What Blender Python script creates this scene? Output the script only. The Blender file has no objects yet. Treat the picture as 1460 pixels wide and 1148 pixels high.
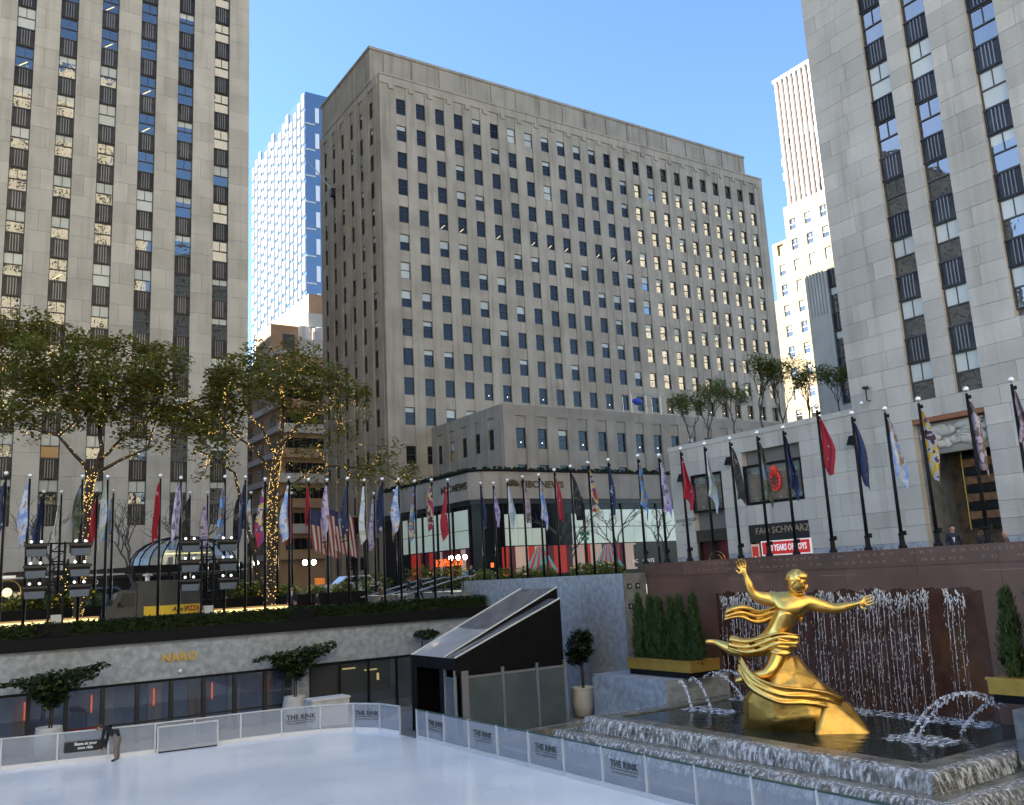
import bpy, bmesh, math, random
from mathutils import Vector, Matrix
R = math.radians
rnd = random.Random(7)
sc = bpy.context.scene
col = sc.collection

# ---------------------------------------------------------------- camera
# world axes: X runs west (recedes to the right), Y runs south (recedes to the left), Z up, ice at z = 0
CAM = Vector((0, 0, 7.0)); FPX = 1282.8; YAW, PIT, ROL = R(56.7165), R(10.9216), R(-3.0095)
fw = Vector((math.cos(YAW)*math.cos(PIT), math.sin(YAW)*math.cos(PIT), math.sin(PIT)))
r0 = Vector((math.sin(YAW), -math.cos(YAW), 0)); u0_ = r0.cross(fw)
rt = r0*math.cos(ROL)+u0_*math.sin(ROL); up = u0_*math.cos(ROL)-r0*math.sin(ROL)
cd = bpy.data.cameras.new('camera'); cam = bpy.data.objects.new('camera', cd); col.objects.link(cam)
cd.sensor_width = 36; cd.lens = FPX/1460*36; cd.clip_start = .1; cd.clip_end = 4000
cam.matrix_world = Matrix(((rt.x, up.x, -fw.x, CAM.x), (rt.y, up.y, -fw.y, CAM.y), (rt.z, up.z, -fw.z, CAM.z), (0, 0, 0, 1)))
sc.camera = cam

def at(px, py, ax, v):
    "the point of the plane axis ax = v that the photograph's pixel looks at"
    d = rt*((px-730)/FPX)-up*((py-574)/FPX)+fw
    return CAM+d*((v-CAM[ax])/d[ax])

# ---------------------------------------------------------------- light
SUN_EL, SUN_AZ = R(29), math.atan2(-.72, .69)      # low morning sun in the south-east
w = bpy.data.worlds.new('World'); sc.world = w; w.use_nodes = True
wn = w.node_tree.nodes; wl = w.node_tree.links
sky = wn.new('ShaderNodeTexSky'); sky.sky_type = 'NISHITA'; sky.sun_disc = False
sky.sun_elevation = SUN_EL; sky.sun_rotation = SUN_AZ
sky.air_density = 1.0; sky.dust_density = 0.2; sky.ozone_density = 5.2
bg = wn['Background']; bg.inputs[1].default_value = .085; wl.new(sky.outputs[0], bg.inputs[0])
sd = bpy.data.lights.new('sun', 'SUN'); sun = bpy.data.objects.new('sun', sd); col.objects.link(sun)
sd.energy = 5.0; sd.angle = R(.5); sd.color = (1, .92, .77)
tosun = Vector((math.sin(SUN_AZ)*math.cos(SUN_EL), math.cos(SUN_AZ)*math.cos(SUN_EL), math.sin(SUN_EL)))
sun.rotation_euler = tosun.to_track_quat('Z', 'Y').to_euler(); sun.location = (-60, 40, 120)
sc.view_settings.view_transform = 'Standard'; sc.view_settings.look = 'None'
sc.view_settings.gamma = 1; sc.view_settings.exposure = 2.2

# ---------------------------------------------------------------- materials
def srgb(*c):
    return tuple(((x/255)/12.92 if x/255 <= .04045 else ((x/255+.055)/1.055)**2.4) for x in c)
def newmat(name):
    m = bpy.data.materials.new(name); m.use_nodes = True
    return m, m.node_tree.nodes, m.node_tree.links, m.node_tree.nodes['Principled BSDF']
MAT = {}
def mat(name, c, rough=.6, metal=0, c2=None, scale=1.0, detail=4, vary=0.0, bump=0.0, bscale=None, ior=None, coat=0,
        stretch=None, emit=None, es=0, alpha=None, trans=0, lo=.35, hi=.65, sheen=0):
    m, n, l, b = newmat(name)
    b.inputs['Base Color'].default_value = (*c, 1); b.inputs['Roughness'].default_value = rough; b.inputs['Metallic'].default_value = metal
    if ior: b.inputs['IOR'].default_value = ior
    if coat: b.inputs['Coat Weight'].default_value = coat; b.inputs['Coat Roughness'].default_value = .04
    if trans: b.inputs['Transmission Weight'].default_value = trans
    if emit: b.inputs['Emission Color'].default_value = (*emit, 1); b.inputs['Emission Strength'].default_value = es
    if alpha is not None: b.inputs['Alpha'].default_value = alpha
    g = None
    def coord(sc_, st):
        nonlocal g
        if g is None: g = n.new('ShaderNodeNewGeometry')
        mp = n.new('ShaderNodeMapping'); l.new(g.outputs['Position'], mp.inputs[0])
        s = st or (1, 1, 1); mp.inputs['Scale'].default_value = (sc_*s[0], sc_*s[1], sc_*s[2]); return mp
    out = None
    if c2 is not None:
        t = n.new('ShaderNodeTexNoise'); t.inputs['Scale'].default_value = 1; t.inputs['Detail'].default_value = detail
        l.new(coord(scale, stretch).outputs[0], t.inputs['Vector'])
        cr = n.new('ShaderNodeValToRGB'); l.new(t.outputs[0], cr.inputs[0])
        cr.color_ramp.elements[0].position = lo; cr.color_ramp.elements[1].position = hi
        cr.color_ramp.elements[0].color = (*c, 1); cr.color_ramp.elements[1].color = (*c2, 1); out = cr.outputs[0]
    if vary:
        oi = n.new('ShaderNodeObjectInfo'); hs = n.new('ShaderNodeHueSaturation')
        mr = n.new('ShaderNodeMapRange'); mr.inputs[3].default_value = 1-vary; mr.inputs[4].default_value = 1+vary
        l.new(oi.outputs['Random'], mr.inputs[0]); l.new(mr.outputs[0], hs.inputs['Value'])
        if out: l.new(out, hs.inputs['Color'])
        else: hs.inputs['Color'].default_value = (*c, 1)
        out = hs.outputs[0]
    if out: l.new(out, b.inputs['Base Color'])
    if bump:
        t = n.new('ShaderNodeTexNoise'); t.inputs['Scale'].default_value = 1; t.inputs['Detail'].default_value = 3
        l.new(coord(bscale or scale*3, stretch).outputs[0], t.inputs['Vector'])
        bp = n.new('ShaderNodeBump'); bp.inputs['Strength'].default_value = bump; bp.inputs['Distance'].default_value = .05
        l.new(t.outputs[0], bp.inputs['Height']); l.new(bp.outputs[0], b.inputs['Normal'])
    MAT[name] = m; return m
def stone(name, c, c2, streak, vary=.06, rough=.85):
    "limestone: cloudy tone plus vertical rain streaks"
    m = mat(name, c, rough, c2=c2, scale=.35, detail=6, vary=vary, bump=.25, bscale=9)
    n, l = m.node_tree.nodes, m.node_tree.links; b = n['Principled BSDF']
    g = n.new('ShaderNodeNewGeometry'); mp = n.new('ShaderNodeMapping'); l.new(g.outputs['Position'], mp.inputs[0])
    mp.inputs['Scale'].default_value = (1.4, 1.4, .09)
    t = n.new('ShaderNodeTexNoise'); t.inputs['Scale'].default_value = 1; t.inputs['Detail'].default_value = 5; l.new(mp.outputs[0], t.inputs['Vector'])
    cr = n.new('ShaderNodeValToRGB'); cr.color_ramp.elements[0].position = .5; cr.color_ramp.elements[1].position = .78; l.new(t.outputs[0], cr.inputs[0])
    cr.color_ramp.elements[1].color = (streak, streak, streak, 1)
    mx = n.new('ShaderNodeMixRGB'); mx.blend_type = 'MULTIPLY'; l.new(cr.outputs[0], mx.inputs[0])
    src = b.inputs['Base Color'].links[0].from_socket
    l.new(src, mx.inputs[1]); mx.inputs[2].default_value = (.62, .6, .57, 1); l.new(mx.outputs[0], b.inputs['Base Color'])
    return m
stone('limestone', (.385, .36, .31), (.475, .445, .39), .6, vary=.1)
stone('limestone_west', (.41, .39, .345), (.495, .47, .42), .6, vary=.11)
stone('limestone_brown', (.325, .292, .24), (.415, .375, .315), 1.0, vary=.08)
stone('limestone_bounce', (.54, .49, .37), (.63, .57, .44), .3)  # pale copy of the limestone, lightened to bounce more sun
stone('limestone_east', (.36, .285, .175), (.43, .345, .22), .3)
mat('letter_pale', (.3, .25, .18), .5)
stone('limestone_podium', (.27, .245, .21), (.345, .315, .275), .85)
stone('concrete_pale', (.42, .41, .39), (.5, .49, .47), .7)
mat('joint', (.16, .15, .135), .9)
mat('aluminium_dark', (.045, .043, .045), .42, .55, c2=(.02, .02, .022), scale=1.2, vary=.25)
mat('aluminium_rib', (.2, .2, .205), .4, .7, vary=.2)
mat('window_frame', (.075, .075, .075), .5, .3)
mat('white_frame', (.62, .64, .66), .35, .4)
mat('steel', (.55, .56, .57), .3, .9)
mat('black_metal', (.007, .007, .008), .45, ior=1.25)
mat('dark_metal', (.03, .031, .033), .45, .4)
def glassmat(name, c, ior, rough, wav):
    m = mat(name, c, rough, ior=ior, vary=.35, bump=wav, bscale=1.1)
    return m
glassmat('window_glass', (.018, .021, .024), 2.7, .02, .14)
glassmat('window_glass_still', (.016, .0155, .015), 1.42, .03, .09)
glassmat('tower_glass', (.06, .11, .21), 2.1, .06, .12)
glassmat('window_glass_bright', (.02, .024, .028), 3.4, .02, .12)
mat('blind', (.5, .53, .5), .6, vary=.14, coat=.5)
mat('room_light', (.9, .8, .5), .5, emit=(1, .7, .25), es=.22)
mat('room_lamp', (1, .95, .85), .5, emit=(1, .93, .8), es=.5)
mat('wood_blind', (.42, .25, .09), .5, coat=.4)
mat('granite_red', (.088, .043, .029), .45, c2=(.13, .066, .046), scale=.6, detail=8, vary=.16, bump=.05, bscale=30)
mat('granite_wet', (.05, .021, .015), .15, c2=(.075, .033, .024), scale=2)
mat('granite_grey', (.205, .228, .255), .5, c2=(.33, .358, .395), scale=3.2, detail=9, vary=.08, bump=.05, bscale=25)
mat('granite_dark', (.13, .135, .14), .4, c2=(.2, .21, .215), scale=2.2, detail=8, vary=.1)
mat('coping', (.008, .008, .009), .6, ior=1.2)
mat('basin_stone', (.11, .105, .085), .25, c2=(.21, .2, .17), scale=1.5, detail=8)
mat('ice', (.73, .79, .85), .14, c2=(.84, .88, .91), scale=.2, detail=12, bump=.035, bscale=3, lo=.4, hi=.6)
mat('deck', (.16, .16, .165), .7, c2=(.22, .22, .22), scale=1)
mat('paving', (.17, .165, .155), .75, c2=(.23, .225, .21), scale=.8)
mat('asphalt', (.045, .045, .047), .85, c2=(.065, .065, .066), scale=1.5)
mat('kerb', (.3, .29, .27), .8)
mat('gold', (.95, .60, .17), .3, 1, c2=(.86, .52, .12), scale=2.5, bump=.12, bscale=7)
mat('gold_rough', (.72, .45, .12), .42, 1, c2=(.5, .3, .07), scale=1.8, bump=.3, bscale=5)
mat('gold_box', (.5, .32, .07), .4, .6, c2=(.42, .26, .05), scale=2)
mat('gold_letter', (.6, .4, .1), .35, .9)
mat('bronze', (.11, .07, .035), .4, .7)
mat('tent_black', (.004, .004, .005), .6, ior=1.2, c2=(.007, .007, .008), scale=2, bump=.3, bscale=2)
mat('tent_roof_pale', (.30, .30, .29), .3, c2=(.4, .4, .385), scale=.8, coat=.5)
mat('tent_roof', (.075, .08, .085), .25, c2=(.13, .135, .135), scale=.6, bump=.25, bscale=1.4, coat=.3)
mat('piping', (.6, .6, .56), .5)
mat('frosted', (.055, .075, .085), .25, c2=(.085, .105, .11), scale=.8, coat=.3)
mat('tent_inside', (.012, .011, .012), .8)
mat('pot', (.44, .45, .455), .6, c2=(.54, .55, .55), scale=3, vary=.05)
mat('hedge', (.009, .018, .006), .7, ior=1.2, c2=(.025, .042, .012), scale=7)
mat('leaf', (.075, .095, .017), .5, c2=(.19, .195, .045), scale=1.3, detail=5)
mat('leaf_autumn', (.13, .115, .02), .5, c2=(.16, .10, .02), scale=1.1, detail=5)
mat('leaf_dark', (.016, .030, .012), .5, c2=(.04, .06, .02), scale=2)
mat('leaf_bright', (.085, .13, .025), .5, c2=(.17, .21, .05), scale=2)
mat('cypress', (.010, .028, .006), .6, c2=(.045, .085, .016), scale=8)
mat('flower', (.8, .5, .03), .6)
mat('bark', (.028, .019, .013), .85, c2=(.055, .038, .026), scale=3, bump=.6, bscale=12)
mat('bark_grey', (.07, .062, .055), .85, c2=(.11, .1, .09), scale=3)
mat('fairy', (1, .8, .3), .5, emit=(1, .6, .15), es=.5)
mat('strip_light', (1, .9, .5), .5, emit=(1, .8, .3), es=.42)
mat('flood_on', (1, 1, .95), .5, emit=(1, .93, .75), es=25)
mat('lamp_off', (.10, .12, .15), .3, coat=.3)
mat('ball', (.8, .8, .8), .2, .6)
mat('water', (.012, .022, .02), .04, ior=1.33, bump=.5, bscale=2.6)
mat('water_green', (.04, .055, .045), .06, ior=1.33, bump=.4, bscale=3)
mat('plaster_tan', (.42, .27, .16), .8, c2=(.5, .34, .21), scale=.3)
mat('plaster_pale', (.6, .58, .55), .8)
mat('panel_white', (.7, .7, .71), .35)
mat('tower_white', (.6, .56, .54), .6)
mat('tower_dark', (.03, .017, .015), .6)
mat('print_white', (.72, .72, .72), .6)
mat('print_grey', (.03, .032, .036), .5)
mat('sign_black', (.01, .011, .013), .4)
mat('sign_red', (.45, .02, .02), .45, emit=(1, .03, .03), es=.05)
mat('sign_white', (.8, .78, .76), .5, emit=(1, .9, .85), es=.06)
mat('neon', (.8, .15, .04), .5, emit=(1, .16, .03), es=.3)
mat('yellow', (.72, .5, .03), .5)
mat('truck_grey', (.04, .044, .047), .5, c2=(.055, .06, .062), scale=1.5)
mat('letter_red', (.3, .02, .02), .6)
mat('rubber', (.012, .012, .012), .8)
mat('car_blue', (.06, .13, .25), .2, .3, coat=.8)
mat('car_dark', (.015, .016, .02), .2, .3, coat=.8)
mat('car_white', (.6, .62, .64), .3, coat=.6)
mat('orange', (.9, .25, .03), .6, emit=(1, .3, .05), es=.03)
mat('storefront', (.36, .42, .36), .3, c2=(.46, .5, .44), scale=.25, coat=.6, emit=(.75, .9, .75), es=.05)
mat('dark_store', (.006, .007, .010), .15, ior=1.3)
mat('circus_red', (.4, .035, .03), .5, emit=(1, .05, .02), es=.035)
mat('circus_maroon', (.14, .02, .03), .5)
mat('circus_cream', (.6, .42, .32), .5, emit=(1, .65, .5), es=.03)
mat('circus_teal', (.1, .34, .36), .5, emit=(.2, .9, .95), es=.02)
mat('interior', (.05, .035, .025), .8, c2=(.14, .08, .03), scale=2.2)
mat('interior_warm', (.14, .08, .03), .7, c2=(.03, .02, .012), scale=2.5, emit=(1, .45, .12), es=.008)
mat('velvet_red', (.22, .008, .015), .7, c2=(.03, .004, .006), scale=1.2, stretch=(1, 1, .1))
mat('relief', (.46, .435, .38), .85)
mat('terracotta', (.25, .1, .045), .7)
mat('sky_blue_panel', (.33, .43, .62), .4)
mat('skin', (.42, .24, .17), .55); mat('hair', (.015, .011, .009), .6); mat('hair_brown', (.05, .025, .012), .55)
mat('cloth_black', (.01, .01, .013), .8); mat('cloth_navy', (.012, .016, .035), .8); mat('cloth_taupe', (.17, .14, .12), .85, c2=(.2, .17, .145), scale=6)
mat('cloth_white', (.6, .6, .6), .8); mat('cloth_brown', (.09, .05, .03), .8); mat('shoe', (.01, .01, .01), .5)
mat('sage', (.28, .36, .33), .7)

def leafy(name, amt=.42):
    "thin leaves let part of the light through"
    n, l = MAT[name].node_tree.nodes, MAT[name].node_tree.links; b = n['Principled BSDF']; o = n['Material Output']
    src = b.inputs['Base Color'].links[0].from_socket; tr = n.new('ShaderNodeBsdfTranslucent'); hs = n.new('ShaderNodeHueSaturation'); hs.inputs['Value'].default_value = 1.5; hs.inputs['Saturation'].default_value = 1.1
    l.new(src, hs.inputs['Color']); l.new(hs.outputs[0], tr.inputs[0]); mx = n.new('ShaderNodeMixShader'); mx.inputs[0].default_value = amt
    l.new(b.outputs[0], mx.inputs[1]); l.new(tr.outputs[0], mx.inputs[2]); l.new(mx.outputs[0], o.inputs[0])
for k in ('leaf', 'leaf_autumn', 'leaf_bright', 'leaf_dark'): leafy(k)

def scratches(name):
    "skate marks: thin wandering lines, a shade darker than the ice"
    n, l = MAT[name].node_tree.nodes, MAT[name].node_tree.links; b = n['Principled BSDF']; src = b.inputs['Base Color'].links[0].from_socket
    g = n.new('ShaderNodeNewGeometry')
    for sc_, w_, d in ((.55, .004, .0), (.9, .003, .5), (1.7, .0035, .0), (.3, .0025, 1.0)):
        t = n.new('ShaderNodeTexNoise'); t.inputs['Scale'].default_value = sc_; t.inputs['Detail'].default_value = d; l.new(g.outputs['Position'], t.inputs['Vector'])
        cr = n.new('ShaderNodeValToRGB'); l.new(t.outputs[0], cr.inputs[0]); e = cr.color_ramp.elements; e[0].position = .5-w_; e[0].color = (0, 0, 0, 1); e[1].position = .5+w_; e[1].color = (0, 0, 0, 1); m = e.new(.5); m.color = (1, 1, 1, 1)
        mx = n.new('ShaderNodeMixRGB'); mx.blend_type = 'MULTIPLY'; mx.inputs[2].default_value = (.86, .89, .92, 1); l.new(cr.outputs[0], mx.inputs[0]); l.new(src, mx.inputs[1]); src = mx.outputs[0]
    l.new(src, b.inputs['Base Color'])
scratches('ice')
def alphamat(name, c, scale, stretch, lo, hi, rough=.25, maxa=1.0, bump=0.0, emit=0):
    "broken white water: a streaky coverage over clear air"
    m, n, l, b = newmat(name); b.inputs['Base Color'].default_value = (*c, 1); b.inputs['Roughness'].default_value = rough
    g = n.new('ShaderNodeNewGeometry'); mp = n.new('ShaderNodeMapping'); l.new(g.outputs['Position'], mp.inputs[0])
    mp.inputs['Scale'].default_value = tuple(scale*s for s in stretch)
    t = n.new('ShaderNodeTexNoise'); t.inputs['Scale'].default_value = 1; t.inputs['Detail'].default_value = 6; l.new(mp.outputs[0], t.inputs['Vector'])
    mr = n.new('ShaderNodeMapRange'); mr.inputs[1].default_value = lo; mr.inputs[2].default_value = hi; mr.inputs[4].default_value = maxa
    l.new(t.outputs[0], mr.inputs[0]); l.new(mr.outputs[0], b.inputs['Alpha'])
    if bump:
        bp = n.new('ShaderNodeBump'); bp.inputs['Strength'].default_value = bump; bp.inputs['Distance'].default_value = .1
        l.new(t.outputs[0], bp.inputs['Height']); l.new(bp.outputs[0], b.inputs['Normal'])
    MAT[name] = m; return m
alphamat('falling_water', (.8, .82, .86), 1, (14, 14, 1.6), .40, .72, maxa=.85, bump=.6)
alphamat('jet_water', (.82, .84, .9), 1, (9, 9, 2.0), .38, .7, maxa=.55)
alphamat('spray', (.85, .87, .92), 1, (16, 16, 16), .42, .6, maxa=.95)
alphamat('foam', (.85, .88, .92), 1, (5, 5, 5), .44, .7, maxa=.75)
alphamat('step_water', (.82, .84, .86), 1, (9, 9, 1.3), .41, .70, maxa=.75, bump=.25)
def clearmat(name, tint, refl, rough, milk=.08):
    "thin glazing: mostly see-through, a little mirror"
    m, n, l, b = newmat(name); o = n['Material Output']
    tr = n.new('ShaderNodeBsdfTransparent'); tr.inputs[0].default_value = (*tint, 1)
    gl = n.new('ShaderNodeBsdfGlossy'); gl.inputs['Roughness'].default_value = rough
    df = n.new('ShaderNodeBsdfDiffuse'); df.inputs[0].default_value = (.55, .6, .66, 1)
    mx = n.new('ShaderNodeMixShader'); mx.inputs[0].default_value = refl; mx2 = n.new('ShaderNodeMixShader'); mx2.inputs[0].default_value = milk
    l.new(tr.outputs[0], mx.inputs[1]); l.new(gl.outputs[0], mx.inputs[2]); l.new(mx.outputs[0], mx2.inputs[1]); l.new(df.outputs[0], mx2.inputs[2])
    l.new(mx2.outputs[0], o.inputs[0]); MAT[name] = m; return m
clearmat('board_glass', (.86, .88, .92), .10, .06, .25)
clearmat('dome_glass', (.62, .72, .7), .2, .05)
clearmat('door_glass', (.40, .46, .58), .13, .03, .03)
for k in ('fairy', 'room_light', 'neon', 'orange', 'sign_red', 'sign_white', 'storefront', 'circus_red', 'circus_cream', 'circus_teal', 'interior_warm', 'strip_light', 'room_lamp'):
    MAT[k].cycles.emission_sampling = 'NONE'

# ---------------------------------------------------------------- mesh helpers
class MB:
    def __init__(s): s.v = []; s.f = []; s.m = []; s.mats = []
    def mi(s, m):
        if m not in s.mats: s.mats.append(m)
        return s.mats.index(m)
    def add(s, vs, fs, m):
        b = len(s.v); k = s.mi(m); s.v += [tuple(v) for v in vs]
        for f in fs: s.f.append(tuple(b+i for i in f)); s.m.append(k)
    def box(s, a, b, m, M=None):
        x0, y0, z0 = a; x1, y1, z1 = b
        vs = [(x0, y0, z0), (x1, y0, z0), (x1, y1, z0), (x0, y1, z0), (x0, y0, z1), (x1, y0, z1), (x1, y1, z1), (x0, y1, z1)]
        if M is not None: vs = [M @ Vector(v) for v in vs]
        s.add(vs, [(0, 3, 2, 1), (4, 5, 6, 7), (0, 1, 5, 4), (1, 2, 6, 5), (2, 3, 7, 6), (3, 0, 4, 7)], m)
    def quad(s, a, b, c, d, m): s.add([a, b, c, d], [(0, 1, 2, 3)], m)
    def tube(s, pts, rad, m, n=6, cap=True):
        pts = [Vector(p) for p in pts]; rad = rad if isinstance(rad, (list, tuple)) else [rad]*len(pts)
        vs = []; fs = []; prev = None
        for i, p in enumerate(pts):
            d = (pts[min(i+1, len(pts)-1)]-pts[max(i-1, 0)])
            d = d.normalized() if d.length > 1e-9 else Vector((0, 0, 1))
            a = prev if prev is not None else (Vector((0, 0, 1)) if abs(d.z) < .9 else Vector((1, 0, 0)))
            x = (a-d*a.dot(d));
            x = x.normalized() if x.length > 1e-6 else d.orthogonal().normalized()
            prev = x; y = d.cross(x)
            for k in range(n):
                t = 2*math.pi*k/n; vs.append(p+(x*math.cos(t)+y*math.sin(t))*rad[i])
        for i in range(len(pts)-1):
            for k in range(n): fs.append((i*n+k, i*n+(k+1) % n, (i+1)*n+(k+1) % n, (i+1)*n+k))
        if cap: fs.append(tuple(range(n-1, -1, -1))); fs.append(tuple((len(pts)-1)*n+k for k in range(n)))
        s.add(vs, fs, m)
    def lathe(s, prof, m, n=20, c=(0, 0, 0)):
        vs = []; fs = []
        for r, z in prof:
            for k in range(n):
                t = 2*math.pi*k/n; vs.append((c[0]+r*math.cos(t), c[1]+r*math.sin(t), c[2]+z))
        for i in range(len(prof)-1):
            for k in range(n): fs.append((i*n+k, i*n+(k+1) % n, (i+1)*n+(k+1) % n, (i+1)*n+k))
        fs.append(tuple(range(n-1, -1, -1))); fs.append(tuple((len(prof)-1)*n+k for k in range(n)))
        s.add(vs, fs, m)
    def ball(s, c, r, m, n=10, k=6, sc_=(1, 1, 1)):
        prof = [(max(1e-4, r*math.sin(math.pi*i/k)), -r*math.cos(math.pi*i/k)) for i in range(k+1)]
        b = len(s.v); s.lathe(prof, m, n)
        for i in range(b, len(s.v)):
            v = s.v[i]; s.v[i] = (c[0]+v[0]*sc_[0], c[1]+v[1]*sc_[1], c[2]+v[2]*sc_[2])
    def prism(s, pts, y0, y1, m):
        "outline in XZ, extruded along Y"
        n = len(pts); vs = [(x, y0, z) for x, z in pts]+[(x, y1, z) for x, z in pts]
        s.add(vs, [tuple(range(n)), tuple(range(2*n-1, n-1, -1))]+[(i, i+n, (i+1) % n+n, (i+1) % n) for i in range(n)], m)
    def mesh(s, name, smooth=False):
        me = bpy.data.meshes.new(name); me.from_pydata(s.v, [], s.f)
        for m in s.mats: me.materials.append(MAT[m])
        me.polygons.foreach_set('material_index', s.m)
        if smooth: me.polygons.foreach_set('use_smooth', [True]*len(s.f))
        me.update(); return me
def tag(o, label=None, cat=None, group=None, kind=None):
    if label: o['label'] = label
    if cat: o['category'] = cat
    if group: o['group'] = group
    if kind: o['kind'] = kind
    return o
def obj(name, me, parent=None, loc=(0, 0, 0), rot=(0, 0, 0), scale=(1, 1, 1), smooth=False, world=False):
    if isinstance(me, MB): me = me.mesh(name, smooth)
    o = bpy.data.objects.new(name, me); col.objects.link(o)
    loc = Vector(loc)
    if parent is not None:
        o.parent = parent
        if world:
            q = parent
            while q: loc = loc-Vector(q.location); q = q.parent
    o.location = loc; o.rotation_euler = rot; o.scale = scale
    return o
def thing(name, label, cat, loc=(0, 0, 0), rz=0, group=None):
    return tag(obj(name, None, None, loc, (0, 0, rz)), label, cat, group)
def wmesh(name, mb, parent, smooth=False):
    "mesh built in world coordinates, parented to a thing"
    return obj(name, mb, parent, (0, 0, 0), smooth=smooth, world=True)
UC = {}
def ubox(name, m, parent, a, b):
    "a piece that shares the unit cube mesh of its material, from corner a to corner b (world)"
    if m not in UC:
        q = MB(); q.box((-.5, -.5, -.5), (.5, .5, .5), m); UC[m] = q.mesh('block_'+m)
    a = Vector(a); b = Vector(b)
    return obj(name, UC[m], parent, (a+b)/2, scale=tuple(b-a), world=True)
def struct(name, mb, parent=None, smooth=False):
    o = obj(name, mb, parent, smooth=smooth)
    if parent is None: o['kind'] = 'structure'
    return o
def text(name, s, m, parent, loc, rz=0, size=.3, ext=.01, align='CENTER', sx=1, rx=math.pi/2, space=1, shear=0, bold=0):
    cu = bpy.data.curves.new('t', 'FONT'); cu.body = s; cu.size = size; cu.extrude = ext; cu.align_x = align; cu.align_y = 'CENTER'
    cu.space_character = space; cu.shear = shear; cu.offset = bold; cu.resolution_u = 2
    o = bpy.data.objects.new('t', cu); col.objects.link(o); dg = bpy.context.evaluated_depsgraph_get()
    me = bpy.data.meshes.new_from_object(o.evaluated_get(dg)); bpy.data.objects.remove(o)
    me.materials.clear(); me.materials.append(MAT[m])
    return obj(name, me, parent, loc, (rx, 0, rz), (sx, 1, 1), world=True)
ZAX = -math.pi/2      # turns a north-facing piece (front along -Y) into an east-facing one (front along -X)
class Fac:
    "a facade: kind N lies in the plane y = p and faces -Y, kind E in x = p and faces -X; u is world x or y, v is z, d is how far out"
    def __init__(s, kind, p): s.k = kind; s.p = p; s.rz = 0 if kind == 'N' else ZAX
    def w(s, u, v, d=0): return Vector((u, s.p-d, v)) if s.k == 'N' else Vector((s.p-d, u, v))
    def box(s, mb, u0, u1, v0, v1, d0, d1, m):
        a = s.w(u0, v0, d0); b = s.w(u1, v1, d1)
        mb.box([min(a[i], b[i]) for i in range(3)], [max(a[i], b[i]) for i in range(3)], m)
    def ubox(s, name, m, parent, u0, u1, v0, v1, d0, d1):
        a = s.w(u0, v0, d0); b = s.w(u1, v1, d1)
        return ubox(name, m, parent, [min(a[i], b[i]) for i in range(3)], [max(a[i], b[i]) for i in range(3)])
    def u(s, px, py): q = at(px, py, 1 if s.k == 'N' else 0, s.p); return q[0] if s.k == 'N' else q[1]
    def v(s, px, py): return at(px, py, 1 if s.k == 'N' else 0, s.p)[2]
WM = {}
def window_mesh(w_, h, kind, frame='window_frame', glass='window_glass', mull=True, depth=.12):
    key = (round(w_, 2), round(h, 2), kind, frame, glass, mull)
    if key in WM: return WM[key]
    q = MB(); a = w_/2; f = .07; g = glass
    for (x0, x1, z0, z1) in ((-a, -a+f, 0, h), (a-f, a, 0, h), (-a+f, a-f, 0, f*1.2), (-a+f, a-f, h-f, h), (-a+f, a-f, h*.49, h*.49+f)):
        q.box((x0, -depth/2, z0), (x1, depth/2, z1), frame)
    if mull: q.box((-.02, -depth/3, h*.49+f), (.02, depth/3, h-f), frame)
    def pane(z0, z1, m, y=.02, x0=-a+f, x1=a-f): q.quad((x0, y, z0), (x1, y, z0), (x1, y, z1), (x0, y, z1), m)
    lo0, lo1, up0, up1 = f*1.2, h*.49, h*.49+f, h-f
    t = rnd.uniform(-.012, .012)
    def pane2(z0, z1, m): q.quad((-a+f, .02+t, z0), (a-f, .02-t, z0), (a-f, .02-t*1.5, z1), (-a+f, .02+t*.5, z1), m)
    if kind == 'dark': pane2(lo0, lo1, g); pane2(up0, up1, g)
    elif kind == 'half': pane2(lo0, lo1, g); pane(up0, up1, 'blind')
    elif kind == 'low': pane2(lo0, lo1, g); pane(up0+(up1-up0)*.45, up1, 'blind'); pane2(up0, up0+(up1-up0)*.45, g)
    elif kind == 'full': pane(lo0, lo1, 'blind'); pane(up0, up1, 'blind')
    elif kind == 'lit':
        pane2(lo0, lo1, g); pane2(up0, up1, g)
        q.quad((-a*.6, -.005, lo0+.1), (-a*.42, -.005, lo0+.1), (a*.45, -.005, lo1*.7), (a*.28, -.005, lo1*.7), 'room_light')
    elif kind == 'lamp':
        pane2(lo0, lo1, g); pane2(up0, up1, g); q.ball((a*.1, -.02, h*.3), .07, 'room_lamp', 6, 4)
    elif kind == 'wood': pane(lo0, lo1, 'wood_blind'); pane(up0, up1, 'blind')
    elif kind == 'open':
        pane(lo0, up1, 'dark_store', .05)
    elif kind == 'louvre':
        pane(lo0, up1, 'dark_store', .06)
        for k in range(5): q.box((-a+f, -.05, lo0+k*.16), (a-f, .03, lo0+k*.16+.05), frame)
    WM[key] = q.mesh('window_'+kind); return WM[key]
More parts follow.
